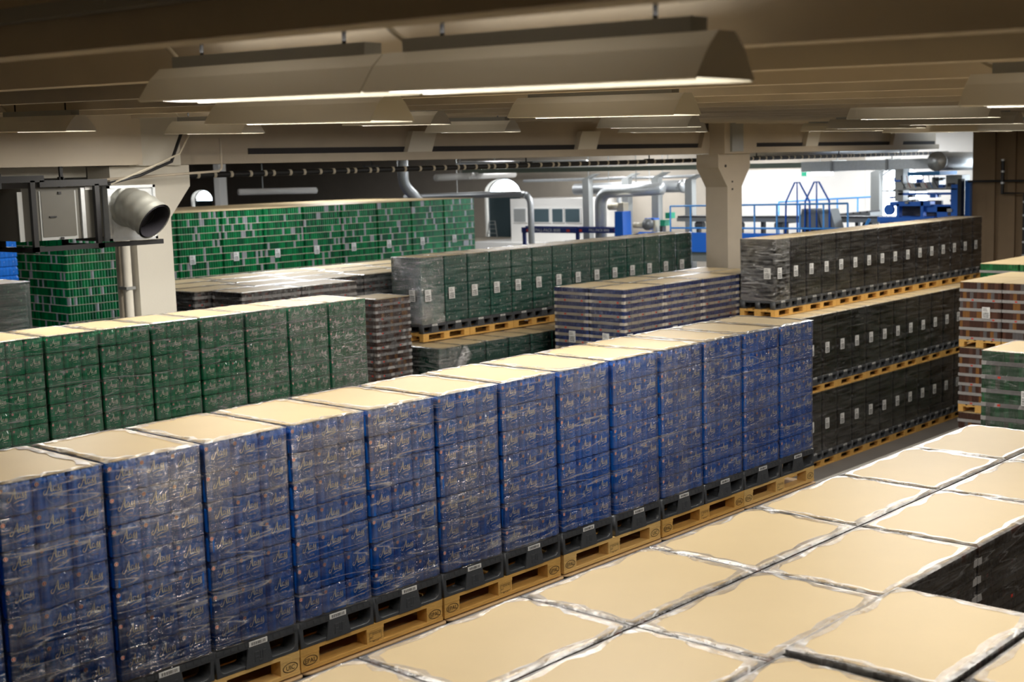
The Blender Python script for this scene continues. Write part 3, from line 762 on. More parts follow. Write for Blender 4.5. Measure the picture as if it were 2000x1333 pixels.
# dark green load far left and a blue one behind it
DG = far_body('dark_green_packs', M_dgreen, M_green2, 9, 4, 7, LH)
dgl = make_load('wrapped_drinks_load', DG, board=sheet_mesh('cardboard_sheet_wide', .9, .4), wrap=wrap_mesh('stretch_wrap_wide', .9, .4, H7, M_filmfar, M_rimt, .03, 4), body_name='stacked_packs')
place(dgl, (-1.93, 13.12, L2+PW+PP), 'hazy dark green wrapped load at the left edge behind the green row', 'pallet load')
support(-2.85, -1.0, 12.72, 13.52, 0, L2+PW+PP-.002, 'left edge load', dark=M_dgreen)
BL = far_body('blue_packs_far', M_blue, M_blue2, 6, 6, 12, LH)
bll = make_load('wrapped_drinks_load', BL, board=sheet_mesh('cardboard_sheet_sq3', .6, .6), h=12*LH, body_name='stacked_packs')
place(bll, (.95, 18.6, 2.95), 'blue drinks load at the extreme left edge beside the green cans', 'pallet load')
support(.35, 1.55, 18.0, 19.2, 0, 2.948, 'left edge blue load', dark=M_blue)

# foreground stacks: big cardboard tops, black cans in silver trays
fg = can_load('black_silver_trays', 18, 12, 14, .1192, M_canblk, M_traysil, .045, sheet_mesh('cardboard_sheet_fg', .585, .385, M_board, .008), True, M_filmblk)
TFG = PW+14*.1192
UG = -1.7527; SG = 1.226
fgpos = []
rowsF = [(-1.6234, range(-1, 6), 0, 'row next to the blue loads'), (-2.455, range(-1, 6), 0, 'second row from the blue loads')]
for v, ks, dz, nm in rowsF:
    for k in ks:
        fgpos.append((UG-k*SG+.613, v, 3.65, 'black can stack with tan top, %s, %s from far end' % (nm, ORD[k+2])))
for i, u in enumerate((-4.72, -5.95, -7.18, -8.41)):
    fgpos.append((u, -3.287, 3.69 if i == 0 else 3.66, 'black can stack with tan top in third row, %s' % ('slightly raised one nearest the dark gap', 'one left of the raised one', 'second left of the raised one', 'third left of the raised one')[i]))
for i, u in enumerate((-4.52, -5.75, -6.98, -8.21)):
    fgpos.append((u, -4.12, 3.67, 'black can stack with tan top at bottom right corner, %s' % ('furthest', 'second', 'third', 'nearest')[i]))
for u, v, zt, lab in fgpos:
    for lv in (0, 1):
        z = zt-.008-(2-lv)*TFG-(.0 if lv else .0)
        zb = z if lv else 0
        if lv == 0: z = 0
        place(SIMPLE_PAL, (u, v, zt-.008-TFG if lv else 0), 'wooden pallet under the foreground can stacks', 'pallet', 'wooden pallets under the foreground stacks')
        place(fg, (u, v, (zt-.008-TFG if lv else 0)+PW), lab if lv else 'black and silver can trays in the bottom tier of the foreground', 'pallet load', 'foreground stacks, %s' % ('upper tier' if lv else 'bottom tier'))

# right-hand stacks
br = can_load('brown_can_trays', 18, 12, 6, .1805, M_canbrown, M_traysil, .055, B_full, True, None)
TR = PW+6*.1805+.016
for r_, v in enumerate((4.05, 3.23, 2.41)):
    for k in range(2):
        u = 13.2+.61+k*1.23
        for lv in range(3):
            z = lv*TR
            place(SIMPLE_PAL, (u, v, z), 'wooden pallet under the %s brown can tier, %s from aisle, %s line' % (('bottom', 'middle', 'top')[lv], ORD[r_+1], ('near', 'far')[k]), 'pallet', 'wooden pallets in the brown can stacks')
            o = place(br, (u, v, z+PW), 'brown cans in silver trays, %s tier, %s from aisle, %s line' % (('bottom', 'middle', 'top')[lv], ORD[r_+1], ('near', 'far')[k]), 'pallet load', 'brown can stacks on the right')
            if lv == 2 and r_ == 0 and k == 0: put('pallet_label', LABEL, o, (-.612, -.12, .42), R(-90))
gr_ = can_load('green_tray_cans', 18, 12, 6, .2005, M_cangrn2, M_traysil, .060, B_full, True, M_filmfar)
TGR = PW+6*.2005+.016
for r_, v in enumerate((1.20, .36, -.48)):
    for lv in range(3):
        z = 3.31-(3-lv)*TGR
        if lv == 0: continue
        place(SIMPLE_PAL if lv else SIMPLE_PAL, (8.15, v, z), 'wooden pallet under the %s green trays at right edge, %s from aisle' % (('', 'lower', 'top')[lv], ORD[r_+1]), 'pallet', 'wooden pallets in the right green stacks')
        o = place(gr_, (8.15, v, z+PW), 'green cans in silver trays at right edge, %s tier, %s from aisle' % (('', 'lower', 'top')[lv], ORD[r_+1]), 'pallet load', 'green tray stacks at the right edge')
        if lv == 2 and r_ == 0: put('pallet_label', LABEL, o, (-.618, -.26, .46), R(-90))
support(7.55, 8.75, -1.0, 1.60, 0, 3.31-2*TGR-.002, 'right green stacks')
# dark green can stack rising behind the brown ones, and a lower one in the aisle
gd = can_load('dark_tray_cans', 18, 12, 6, .1805, M_cangrn2, M_traysil, .05, B_full, True, None)
for r_, v in enumerate((4.75, 3.93, 3.11)):
    for k in range(2):
        for lv in range(3):
            z = lv*(TR+.07)
            place(gd, (15.35+1.0+k*1.23, v, z+PW), 'dark green cans behind brown stacks, %s tier, %s from aisle, %s line' % (('bottom', 'middle', 'top')[lv], ORD[r_+1], ('near', 'far')[k]), 'pallet load', 'dark green can stacks behind the brown ones')
            place(SIMPLE_PAL, (15.35+1.0+k*1.23, v, z), 'wooden pallet behind the brown stacks', 'pallet', 'wooden pallets behind the brown stacks')
gs = can_load('dark_short_cans', 18, 12, 6, .169, M_cangrn2, M_traysil, .05, B_full, True, None)
for lv in range(2):
    z = lv*(6*.169+.006+PW)
    place(SIMPLE_PAL, (18.62, 5.72, z), 'wooden pallet at the end of the aisle, %s tier' % ('lower', 'upper')[lv], 'pallet')
    place(gs, (18.62, 5.72, z+PW), 'short dark green tray stack at the end of the aisle, %s tier' % ('lower', 'upper')[lv], 'pallet load')

# ================================================================== LAMPS
def lamp_proto(strong=False):
    t = bpy.data.objects.new('fluorescent_lamp', None); C.objects.link(t); L_ = .775
    b = MB()
    out = [(-.17, 0), (-.10, .10), (-.045, .15), (.045, .15), (.10, .10), (.17, 0)]; inn = [(x*.93, z-.010) for x, z in out]
    for i in range(5):
        b.rings([[(out[i][0], -L_, out[i][1]), (out[i+1][0], -L_, out[i+1][1]), (inn[i+1][0], -L_, inn[i+1][1]+.004), (inn[i][0], -L_, inn[i][1]+.004)],
                 [(out[i][0], L_, out[i][1]), (out[i+1][0], L_, out[i+1][1]), (inn[i+1][0], L_, inn[i+1][1]+.004), (inn[i][0], L_, inn[i][1]+.004)]], M_lampw)
    b.obj('reflector', t)
    for s in (-1, 1): b = MB(); b.prism(out, 'y', s*L_, s*(L_+.006), M_lampw); b.obj('end_cap', t)
    for x in (-.06, .06):
        b = MB(); b.tube([(x, -L_+.03, .040), (x, L_-.03, .040)], .014, M_tube, 8); b.tube([(x, L_-.07, .040), (x, L_-.005, .040)], .016, M_tubev, 8); b.obj('tube', t, smooth=True)
    b = MB(); b.box(-.045, .045, -L_+.1, L_-.1, .15, .20, M_galvd); b.obj('ballast_housing', t)
    for y in (-.5, .5): b = MB(); b.box(-.006, .006, y-.006, y+.006, .20, .515, M_steel); b.obj('hanger', t)
    b = MB(); b.tube([(0, L_-.1, .18), (.05, L_+.05, .24), (.02, L_+.12, .30)], .012, M_cable, 6); b.obj('cable', t, smooth=True)
    return t
LP = lamp_proto()
def lamp(u, v0, z10, label, power=LAMP_W, tilt=.032, z=None):
    vc = v0+.775; zz = roof_z(vc, z10) if z is None else z
    o = place(LP, (u, vc, zz), label, 'lamp', 'fluorescent lamps under the ceiling'); o.rotation_euler = (tilt, 0, 0)
    ld = bpy.data.lights.new('tube_light', 'AREA'); ld.shape = 'RECTANGLE'; ld.size = .26; ld.size_y = 1.4; ld.energy = power; ld.color = (1, .95, .88) if power <= LAMP_W else (.95, .97, 1)
    lo = bpy.data.objects.new('tube_light', ld); C.objects.link(lo); lo.parent = o; lo.location = (0, 0, -.005)
    if z is None and abs(((u+14.2+.73) % 1.46)-.73) < .28: return   # a rib sits right above this fitting
    ud = bpy.data.lights.new('ceiling_fill', 'AREA'); ud.shape = 'RECTANGLE'; ud.size = .08; ud.size_y = 1.2; ud.energy = 1.8 if z is None else 7.0; ud.color = ld.color  # added light aimed up to brighten the ceiling, the reflector itself is closed
    uo = bpy.data.objects.new('ceiling_fill', ud); C.objects.link(uo); uo.parent = o; uo.location = (0, 0, .215); uo.rotation_euler = (math.pi, 0, 0)
lamps = [(-7.2, -3.80, 6.78, 'blurred nearest fluorescent lamp at the top of the view'), (-7.2, -2.23, 6.78, 'left part of the blurred nearest lamp line at the top'), (-5.75, -.65, 6.70, 'white trough lamp over the blue row, left of the hall centre'),
         (-4.10, 5.55, 6.70, 'trough lamp at the far left in front of the ventilation unit'), (-3.05, -.75, 6.76, 'long trough lamp right of the blurred nearest one'),
         (-1.45, 6.40, 6.685, 'trough lamp in front of the white column head'), (.10, 4.90, 6.775, 'trough lamp below the ceiling left of the recess in the girder'), (2.70, 6.15, 6.70, 'trough lamp close to the girder over the green bottles'),
         (2.45, -.65, 6.79, 'trough lamp near the right end of the ceiling'), (4.2, 4.2, 6.75, 'small trough lamp left of the flared column head'),
         (7.0, 6.0, 6.70, 'trough lamp just before the flared column'), (6.2, .6, 6.76, 'trough lamp above the blue row end'), (8.9, 3.2, 6.74, 'distant trough lamp right of the column'),
         (9.9, 1.1, 6.69, 'distant trough lamp near the right wall'), (12.2, 5.6, 6.72, 'small distant trough lamp over the black tiers'), (15.0, 4.3, 6.70, 'far trough lamp over the black tiers'),
         (18.2, 3.0, 6.70, 'furthest trough lamp near the brown wall'), (17.5, 6.6, 6.70, 'far trough lamp beside the girder')]
for u, v0, z10, lab in lamps: lamp(u, v0, z10, lab, LAMP_W*(.22 if u < -7 else .5 if u < -5 else 1.0))
# the same fittings go on outside the view: over the foreground and behind the viewpoint
for u, v0 in ((-4.5, -5.0), (-1.5, -4.6), (2.0, -5.0), (-9.5, 5.5), (6.5, -4.0)):
    lamp(u, v0, 6.74, 'ceiling trough lamp outside the view', LAMP_W*.7)
for i, (u, v0) in enumerate(((27.5, 12), (27.5, 17.5), (27.5, 23), (27.5, 29), (31.5, 15), (31.5, 20.5), (31.5, 26), (19, 13.0), (13, 15.0), (6.5, 14.5), (8.5, 18.2), (14, 22.5), (20, 20), (12, 30), (24, 36), (0.5, 15.0))):
    lamp(u, v0, 0, 'ceiling lamp in the hall behind the girder', HALL_W if u > 18 else HALL_W*.55, 0, 7.135)
# mounting rails
for i, (u, v0, v1, z10) in enumerate(((-8.6, -6.5, 1.5, 7.06), (-5.75, -6.0, 8.5, 7.06), (-3.0, -6, 9.4, 7.06), (.10, -5.0, 9.6, 7.06), (2.85, -4, 9.7, 7.06), (6.6, -4, 9.7, 7.06), (9.4, -4, 9.7, 7.06))):
    t = thing('mounting_rail', 'grey lamp mounting rail under the ceiling ribs, %s from the left' % ORD[i+1], 'rail', (u+.14, 0, 0))
    b = MB(); b.prism([(v0, roof_z(v0, z10)-.05), (v1, roof_z(v1, z10)-.05), (v1, roof_z(v1, z10)), (v0, roof_z(v0, z10))], 'x', -.035, .035, M_galvd); b.obj('rail', t)
    v = v0+.6
    while v < v1-.3:
        b = MB(); b.box(-.006, .006, v-.006, v+.006, roof_z(v, z10), roof_z(v, 7.0)+.2, M_steel); b.obj('hanger', t); v += 2.4

# ================================================================== SERVICES NEAR THE FIRST COLUMN
t = thing('ventilation_unit', 'grey box ventilation unit with elbow duct hanging before the white column', 'ventilation unit', (0, 8.8, 0))
b = MB(); b.box(-3.08, -2.02, 0, .75, 5.38, 6.01, M_hous); b.obj('housing', t)
b = MB(); b.box(-2.84, -2.40, -.02, 0, 5.42, 5.97, M_hous); b.box(-2.86, -2.38, -.012, 0, 5.38, 5.97, M_galvd); b.box(-2.75, -2.66, -.035, -.02, 5.65, 5.67, M_steel)
b.box(-2.62, -2.58, -.035, -.02, 5.93, 5.96, M_steel); b.box(-2.62, -2.58, -.035, -.02, 5.385, 5.41, M_steel); b.obj('access_door', t)
b = MB(); b.box(-2.32, -2.27, -.03, .0, 5.38, 6.0, M_galv); b.box(-2.25, -2.12, -.015, 0, 5.97, 6.01, M_white); b.obj('joint_flange', t)  # the small white bar is a painted highlight on the joint
b = MB(); b.box(-3.14, -3.08, -.02, .0, 5.38, 5.97, M_galvd); b.obj('end_flange', t)
b = MB(); b.box(-2.01, -1.33, -.10, .72, 5.32, 6.01, M_galv); b.obj('plenum_box', t)
b = MB()
for q in ((-2.01, -1.33, 5.975, 6.01), (-2.01, -1.33, 5.32, 5.355), (-2.01, -1.975, 5.32, 6.01), (-1.365, -1.33, 5.32, 6.01)): b.box(q[0], q[1], -.125, -.10, q[2], q[3], M_galv)
b.obj('flange_frame', t)
c0 = Vector((-1.75, -.10, 5.74)); pts = []; dirs = Vector((0, -1, 0)); end = Vector((.24, -.80, -.55)).normalized()
p = c0.copy(); pts.append(p.copy()); N_ = 14; rad = []
for k in range(N_+1):
    f = k/N_; d = (dirs*(1-f)+end*f).normalized(); p = p+d*.030; pts.append(p.copy())
for k in range(3): p = p+end*.035; pts.append(p.copy())
rad = [.240+(.010 if i % 4 == 0 else 0) for i in range(len(pts))]; rad[-1] = .252
b = MB(); b.tube(pts, .23, M_galvo, 28, caps=False, radii=rad); ed = b.obj('elbow_duct', t, smooth=True)
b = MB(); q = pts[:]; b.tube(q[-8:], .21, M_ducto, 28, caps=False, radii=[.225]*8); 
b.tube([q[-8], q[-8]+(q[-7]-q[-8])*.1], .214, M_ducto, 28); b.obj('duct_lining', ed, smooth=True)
for x, ztop in ((-2.97, 6.10), (-2.13, 6.04)):
    b = MB(); b.box(x-.03, x+.03, -.09, -.03, 5.27, ztop, M_steel); b.box(x-.03, x+(.9 if x < -2 else .75), -.09, -.03, 5.25, 5.31, M_steel)
    b.box(x-.03, x+.03, -.09, .8, 5.24, 5.30, M_steel); b.box(x-.03, x+.03, .74, .8, 5.27, ztop+.1, M_steel)
    if x < -2: b.box(x-.75, x+.15, -.09, -.03, ztop-.02, ztop+.06, M_steel)
    else: b.box(x-.30, x+.10, -.09, -.03, ztop-.02, ztop+.04, M_steel); b.box(x-.33, x-.26, -.09, -.02, ztop-.02, ztop+.30, M_steel)
    b.box(x-.02, x+.02, .74, .78, ztop, 6.9, M_steel)
    b.obj('hanging_bracket', t)
b = MB(); b.tube([Vector((0, -8.8, 0))+Vector((-.22, 9.2, 6.86)), Vector((0, -8.8, 0))+Vector((-.42, 9.15, 6.70)), Vector((0, -8.8, 0))+Vector((-.72, 9.0, 6.40)), Vector((0, -8.8, 0))+Vector((-1.15, 8.95, 6.25)), Vector((0, -8.8, 0))+Vector((-1.80, 8.95, 6.03))], .014, M_cable, 6); b.obj('cable', t, smooth=True)
b = MB(); b.tube([Vector((0, -8.8, 0))+Vector((-.26, 9.18, 6.86)), Vector((0, -8.8, 0))+Vector((-.60, 9.12, 6.66)), Vector((0, -8.8, 0))+Vector((-.85, 9.0, 6.30)), Vector((0, -8.8, 0))+Vector((-1.35, 8.97, 6.13)), Vector((0, -8.8, 0))+Vector((-2.0, 8.95, 6.0))], .022, M_steel, 6); b.obj('cable', t, smooth=True)
t = thing('sprinkler_pipe', 'thin brass coloured pipe running from the ventilation unit past the white column', 'pipe', (0, 0, 0))
b = MB(); b.tube([(-1.9, 9.3, 6.08), (.10, 9.3, 6.16), (.15, 9.3, 6.20), (.15, 9.3, 6.62)], .017, M_conc, 8); b.obj('pipe', t, smooth=True)

# long insulated pipe with bright bands behind the girder
t = thing('banded_pipe', 'long black pipe with pale bands running behind the girder across the hall', 'pipe', (0, 10.75, 0))
b = MB(); b.tube([(-.2, 0, 6.115), (26.5, 0, 6.165)], .045, M_steel, 10); b.obj('pipe', t, smooth=True)
bm_ = MB(); bm_.tube([(0, 0, 0), (.05, 0, 0)], .049, M_cable, 10); BAND = bm_.mesh('band', True)
x = .35; rnd = random.Random(5)
while x < 26: put('band', BAND, t, (x, 0, 6.116+.0019*x)); x += rnd.choice((.28, .33, .30, .16, .36))
for x in (4.2, 8.1, 12.0, 16.2, 20.1, 23.5): b = MB(); b.box(x-.16, x+.16, -.02, .02, 6.17, 6.20, M_steel); b.box(x-.01, x+.01, -.01, .01, 6.17, 6.5, M_steel); b.obj('pipe_hanger', t)

# ================================================================== THE BOTTLING HALL BEHIND THE GIRDER (seen between girder and stacks)
def pipe(name, label, parts, cat='pipe', m=M_galv, loc=(0, 0, 0)):
    t = thing(name, label, cat, loc)
    for nm, pts, r in parts:
        b = MB(); b.tube(pts, r, m, 14); b.obj(nm, t, smooth=True)
        if nm != 'end_cap':
            a = Vector(pts[0]).lerp(Vector(pts[1]), .3 if len(pts) == 2 else .5)
            if a.z < 7.4 and not (abs(a.x-Vector(pts[-1]).x) < .01 and abs(a.y-Vector(pts[-1]).y) < .01):
                b = MB(); b.box(a.x-.012, a.x+.012, a.y-.012, a.y+.012, a.z+r*.9, 7.6, M_galvd); b.obj('hanger', t)
    return t
def bend(pts, n=5, rr=.35):
    """round the corners of a polyline"""
    P = [Vector(p) for p in pts]; out = [P[0]]
    for i in range(1, len(P)-1):
        a = (P[i-1]-P[i]).normalized(); c = (P[i+1]-P[i]).normalized(); s = P[i]+a*rr; e = P[i]+c*rr
        for k in range(n+1): f = k/n; out.append(s*(1-f)**2+P[i]*2*f*(1-f)+e*f*f)
    return out+[P[-1]]
t = thing('steel_beam', 'long green-grey steel beam carrying ducts across the bottling hall', 'beam', (0, 0, 0))
b = MB(); b.prism([(15.1, 5.84), (30.0, 5.94), (30.0, 6.10), (15.1, 6.00)], 'x', 25.9, 26.15, M_beamg); b.obj('beam', t)
pipe('round_duct', 'straight silver round duct lying along the green-grey steel beam', [('duct', [(25.9, 30.2, 6.30), (25.9, 23.8, 6.20)], .11)], 'duct')
b = None
pipe('round_duct', 'silver duct dropping with an elbow behind the white hall wall blinds on the left', [('duct', bend([(26, 33.35, 5.05), (26, 27.1, 5.15), (26, 26.6, 5.05), (26, 26.6, .01)]), .12)], 'duct')
pipe('round_duct', 'thick shiny elbow duct with a vertical ribbed leg in the hall centre', [('duct', bend([(27.5, 21.7, 5.22), (27.5, 24.5, 5.11), (27.5, 24.5, .01)], 6, .5), .22)], 'duct')
pipe('round_duct', 'grey horizontal duct with closed end behind the shiny elbow duct', [('duct', [(28.5, 21.5, 5.28), (28.5, 26.5, 5.22)], .22), ('end_cap', [(28.5, 21.45, 5.28), (28.5, 21.55, 5.28)], .25)], 'duct')
pipe('round_duct', 'grey flexible duct dropping behind the green can wall', [('duct', bend([(22.8, 30, 7.6), (22.8, 30, 5.6), (23.9, 30, 4.7), (23.9, 30, .01)], 4, .3), .20)], 'duct')
pipe('round_duct', 'long white duct hanging over the dark area left of the arched window', [('duct', [(23.7, 29.2, 5.83), (28.0, 29.2, 5.86)], .13)], 'duct', M_wallw)
pipe('round_duct', 'short white duct far behind the green can wall', [('duct', [(16.9, 32, 5.55), (20.3, 32, 5.5)], .11)], 'duct', M_wallw)
t = thing('steel_post', 'white square post far behind the green can wall', 'post', (16.15, 32.0, 0)); b = MB(); b.box(-.15, .15, -.15, .15, 0, 7.59, M_wallw); b.obj('post', t)
NV = far_body('navy_far_packs', M_navyp, M_blue2, 6, 6, 14, LH)
nvl = make_load('wrapped_drinks_load', NV, board=sheet_mesh('cardboard_sheet_navy', .6, .6), h=14*LH, body_name='stacked_packs')
for k in range(7):
    for lv in (0, 1): place(nvl, (15.8+k*1.25, 33.4, lv*2.46), 'navy drinks load far behind the green can wall, %s from the left' % ORD[k+1] if lv else 'navy drinks load in the lower tier far behind', 'pallet load', 'navy loads far behind')
for i, (v, z) in enumerate(((26.2, 5.45), (25.2, 5.45))):
    pipe('thin_pipe', 'thin silver pipe bending down beside the white cabin, %s one' % ('left', 'right')[i], [('pipe', bend([(29.5, v+.7, 5.2), (29.5, v, 5.2), (29.5, v, .01)], 4, .25), .09)])
pipe('thin_pipe', 'long thin pale pipe running high across the back wall', [('pipe', [(30, 20.5, 5.62), (30, 30.5, 5.56)], .06)])
pipe('thin_pipe', 'thin pale pipe along the back wall below the roof, upper one', [('pipe', [(32, 20.5, 6.2), (32, 34.5, 6.1)], .07)])
# big bundle of ducts under the girder at the right
pipe('round_duct', 'bright spiral duct running beneath the girder at the right', [('duct', [(16.3, 11.8, 6.26), (26.6, 11.8, 6.34)], .13)], 'duct')
pipe('rectangular_duct', 'wide bright galvanised duct above the white wall at the right', [], 'duct')
t = bpy.data.objects['rectangular_duct']
b = MB(); b.box(25.6, 26.4, 10.4, 15.05, 5.72, 6.02, M_galv); b.obj('duct', t)
b = MB()
for v in (12.2, 14.0): b.box(25.55, 26.45, v-.03, v+.03, 5.70, 6.04, M_galvd); b.box(25.9, 25.93, v-.015, v+.015, 6.02, 7.59, M_galvd)
b.obj('joint_flanges', t)
t = thing('round_duct', 'large ribbed grey duct entering from the right edge under the ceiling', 'duct', (0, 9.4, 0))
b = MB(); n_ = 60; pts = [(22.9+8*k/n_, 0, 5.94-.012*8*k/n_) for k in range(n_+1)]; b.tube(pts, .25, M_galv, 20, caps=False, radii=[.245+(.006 if k % 2 else 0) for k in range(n_+1)]); b.obj('duct', t, smooth=True)
b = MB(); b.tube([(22.84, 0, 5.94), (22.95, 0, 5.94)], .262, M_galv, 20); b.obj('end_collar', t, smooth=True)
# grey portal posts
for i, (v, z1, ztop) in enumerate(((25.5, 3.2, 5.72), (23.65, 3.2, 5.70), (22.3, 3.2, 5.72), (20.85, 3.2, 5.62), (13.75, 3.0, 5.75))):
    t = thing('steel_post', 'grey steel portal post in the bottling hall, %s from the left' % ORD[i+1], 'post', (28.0, v, 0))
    b = MB(); b.box(-.13, .13, -.15, .15, 0 if v > 20.3 else 3.35, ztop-.25, M_galvd); b.obj('post', t)
    b = MB(); b.prism([(-.15, ztop-.25), (.15, ztop-.25), (.15, ztop-.12), (-.35, ztop+.08), (-.55, ztop+.08), (-.15, ztop-.1)], 'x', -.13, .13, M_galvd); b.obj('angled_head', t)
# raised platform that carries the line
t = thing('steel_platform', 'raised blue steel platform under the conveyors behind the stacks', 'platform', (0, 0, 0))
b = MB(); b.box(23.4, 30.6, 9.02, 20.2, 3.05, 3.345, M_mach); b.obj('deck', t)
b = MB(); b.box(23.3, 23.4, 13.0, 19.6, 3.35, 3.95, M_sblue); b.obj('blue_side_panel', t)
for v in (10, 15, 19.9):
    for u in (23.7, 30.3): b = MB(); b.box(u-.1, u+.1, v-.1, v+.1, 0, 3.05, M_mach); b.obj('leg', t)
# guard rails
def railing(label, u, v0, v1, z0, za, zb, n, m=M_sblue2, du=0):
    t = thing('guard_rail', label, 'railing', (0, 0, 0))
    for zz in (1.0, .5): b = MB(); b.tube([(u, v0, z0+(za-z0)*zz), (u+du, v1, z0+(zb-z0)*zz)], .03, m, 6); b.obj('rail', t, smooth=True)
    for k in range(n+1):
        f = k/n; b = MB(); b.tube([(u+du*f, v0+(v1-v0)*f, z0), (u+du*f, v0+(v1-v0)*f, z0+((za-z0)*(1-f)+(zb-z0)*f))], .028, m, 6); b.obj('upright', t, smooth=True)
railing('blue guard rail in front of the conveyor, left of the stair frames', 24.0, 18.85, 12.6, 3.35, 4.74, 4.80, 8)
railing('blue guard rail further back rising towards the blue machine', 29.0, 17.9, 14.2, 3.35, 4.68, 4.84, 5)
for i, v in enumerate((14.38, 13.90)):
    t = thing('ladder_frame', 'blue trapezoid hand frame above the conveyor steps, %s one' % ('left', 'right')[i], 'hand rail', (24.25+.3*i, v, 0))
    b = MB(); b.tube([(0, .42, 3.35), (0, .40, 4.85), (0, .10, 5.42), (0, -.06, 5.42), (0, -.40, 4.85), (0, -.42, 3.35)], .028, M_sblue, 6); b.obj('frame', t, smooth=True)
    b = MB(); b.tube([(0, .02, 3.35), (0, .02, 5.42)], .022, M_sblue, 6); b.obj('upright', t, smooth=True)
# conveyor
t = thing('conveyor', 'long grey conveyor with dark chain behind the blue guard rail', 'conveyor', (0, 0, 0))
b = MB(); b.box(25.4, 26.0, 11.7, 19.6, 4.18, 4.30, M_mach); b.obj('frame', t)
b = MB(); b.box(25.45, 25.95, 11.7, 19.6, 4.30, 4.36, M_dark); b.obj('chain', t)
rnd = random.Random(9)
for k in range(9): v = 12.3+k*.82; b = MB(); b.box(25.6, 25.75, v, v+.10, 3.35, 4.18, M_dark); b.obj('support', t)
for k in range(5): v = 12.6+k*1.5; b = MB(); b.tube([(25.5, v, 4.06), (25.5, v+.28, 4.06)], .12, M_dark, 10); b.obj('motor', t)
t = thing('conveyor_hopper', 'dark slanted metal guard plates over the conveyor by the hand frames', 'machine guard', (24.6, 14.0, 0))
b = MB(); b.prism([(.55, 4.0), (.45, 4.62), (.05, 4.62), (-.2, 4.0)], 'x', 0, .5, M_mach); b.obj('left_plate', t)
b = MB(); b.prism([(-.25, 4.0), (-.10, 4.58), (-.5, 4.62), (-.7, 4.0)], 'x', 0, .5, M_mach); b.obj('right_plate', t)
b = MB(); b.box(.1, .5, -.6, .5, 3.35, 4.0, M_dark); b.obj('drive_box', t)
t = thing('inclined_conveyor', 'grey roller conveyor climbing towards the blue machine', 'conveyor', (0, 0, 0))
b = MB(); b.prism([(16.6, 4.15), (13.4, 4.42), (13.4, 4.30), (16.6, 4.03)], 'x', 26.9, 27.7, M_mach); b.obj('frame', t)
for k in range(14): v = 16.5-k*.23; b = MB(); b.tube([(26.9, v, 4.17+(16.6-v)*.084), (27.7, v, 4.17+(16.6-v)*.084)], .035, M_dark, 6); b.obj('roller', t)
for v in (13.6, 14.6, 15.6, 16.4): b = MB(); b.box(26.95, 27.05, v, v+.08, 3.35, 4.1, M_mach); b.obj('leg', t)
t = thing('stair_string', 'light blue stair stringer leaning against the grey post', 'stair', (0, 0, 0))
b = MB(); b.tube([(24.2, 12.55, 3.40), (24.2, 12.02, 4.35)], .045, M_sblue2, 6); b.obj('stringer', t)
# blue palletising machine at the right end
t = thing('palletiser', 'big bright blue packing machine with gantry at the right end of hall', 'machine', (24.2, 0, 0))
def part(nm, m, *bx):
    b = MB()
    for q in bx: b.box(*q, m)
    return b.obj(nm, t)
part('main_beam', M_sblue, (-.25, .0, 9.95, 11.65, 4.28, 4.42)); part('main_beam', M_sblue, (.8, 1.05, 9.3, 11.5, 4.28, 4.42))
part('corner_post', M_sblue, (-.1, .15, 9.02, 9.16, 3.35, 5.40)); part('corner_post', M_sblue, (-.3, -.05, 9.28, 9.46, 3.35, 5.30)); part('corner_post', M_steel, (-.32, -.1, 9.17, 9.27, 3.35, 5.45))
part('upright', M_sblue, (-.2, .0, 11.02, 11.10, 4.42, 4.78)); part('upright', M_sblue, (-.2, .0, 10.30, 10.38, 4.42, 4.85)); part('upright', M_sblue, (.7, .9, 9.85, 9.92, 4.42, 5.2))
part('cross_beam', M_sblue, (-.1, .05, 9.3, 11.1, 5.02, 5.08)); part('cross_beam', M_sblue, (-.2, .1, 10.1, 11.3, 4.72, 4.84)); part('cross_beam', M_sblue, (-.1, .1, 9.5, 10.3, 4.55, 4.75))
part('top_tray', M_sblue2, (-.5, .6, 9.70, 10.62, 5.56, 5.66)); part('gantry_plate', M_mach, (-.3, .3, 9.3, 11.15, 5.16, 5.20)); part('gantry_plate', M_wallw, (-.1, .3, 10.25, 10.85, 5.20, 5.36))
part('drive_cabinet', M_galvd, (-.1, .4, 9.25, 9.70, 5.2, 5.55)); part('drive_cabinet', M_mach, (0, .4, 9.95, 10.15, 5.2, 5.5)); part('side_cabinet', M_galvd, (-.1, .3, 10.95, 11.20, 4.85, 5.75))
part('lower_frame', M_sblue, (-.2, .0, 11.35, 11.60, 3.35, 4.28)); part('lower_frame', M_sblue, (-.15, .1, 9.45, 11.3, 3.85, 3.98)); part('lower_frame', M_sblue, (-.15, 0, 10.7, 11.2, 3.35, 4.1))
part('guard_panel', M_sblue, (-.1, -.05, 9.45, 9.95, 3.9, 4.7)); part('guard_panel', M_dark, (.3, .4, 10.0, 11.3, 4.42, 4.85))
rnd = random.Random(31)
for k in range(26):
    v = rnd.uniform(9.4, 11.3); z = rnd.choice((rnd.uniform(4.42, 4.8), rnd.uniform(4.78, 4.98), rnd.uniform(5.2, 5.45), rnd.uniform(4.0, 4.25))); s = rnd.uniform(.04, .12)
    part('actuator', rnd.choice((M_dark, M_dark, M_mach, M_sblue, M_galvd)), (rnd.uniform(-.35, 0), .1, v, v+s*1.6, z, z+s))
for k in range(7):
    v = 9.9+k*.16; b = MB(); b.tube([(-.15, v, 5.22), (-.25, v+.05, 5.38+.02*(k % 3)), (-.15, v+.12, 5.56)], .010, (M_steel, M_sblue2, M_red)[k % 3], 5); b.obj('hose', t)
b = MB(); b.tube([(-.3, 11.28, 4.62), (-.2, 11.28, 4.62)], .15, M_sblue, 14); b.obj('hand_wheel', t)
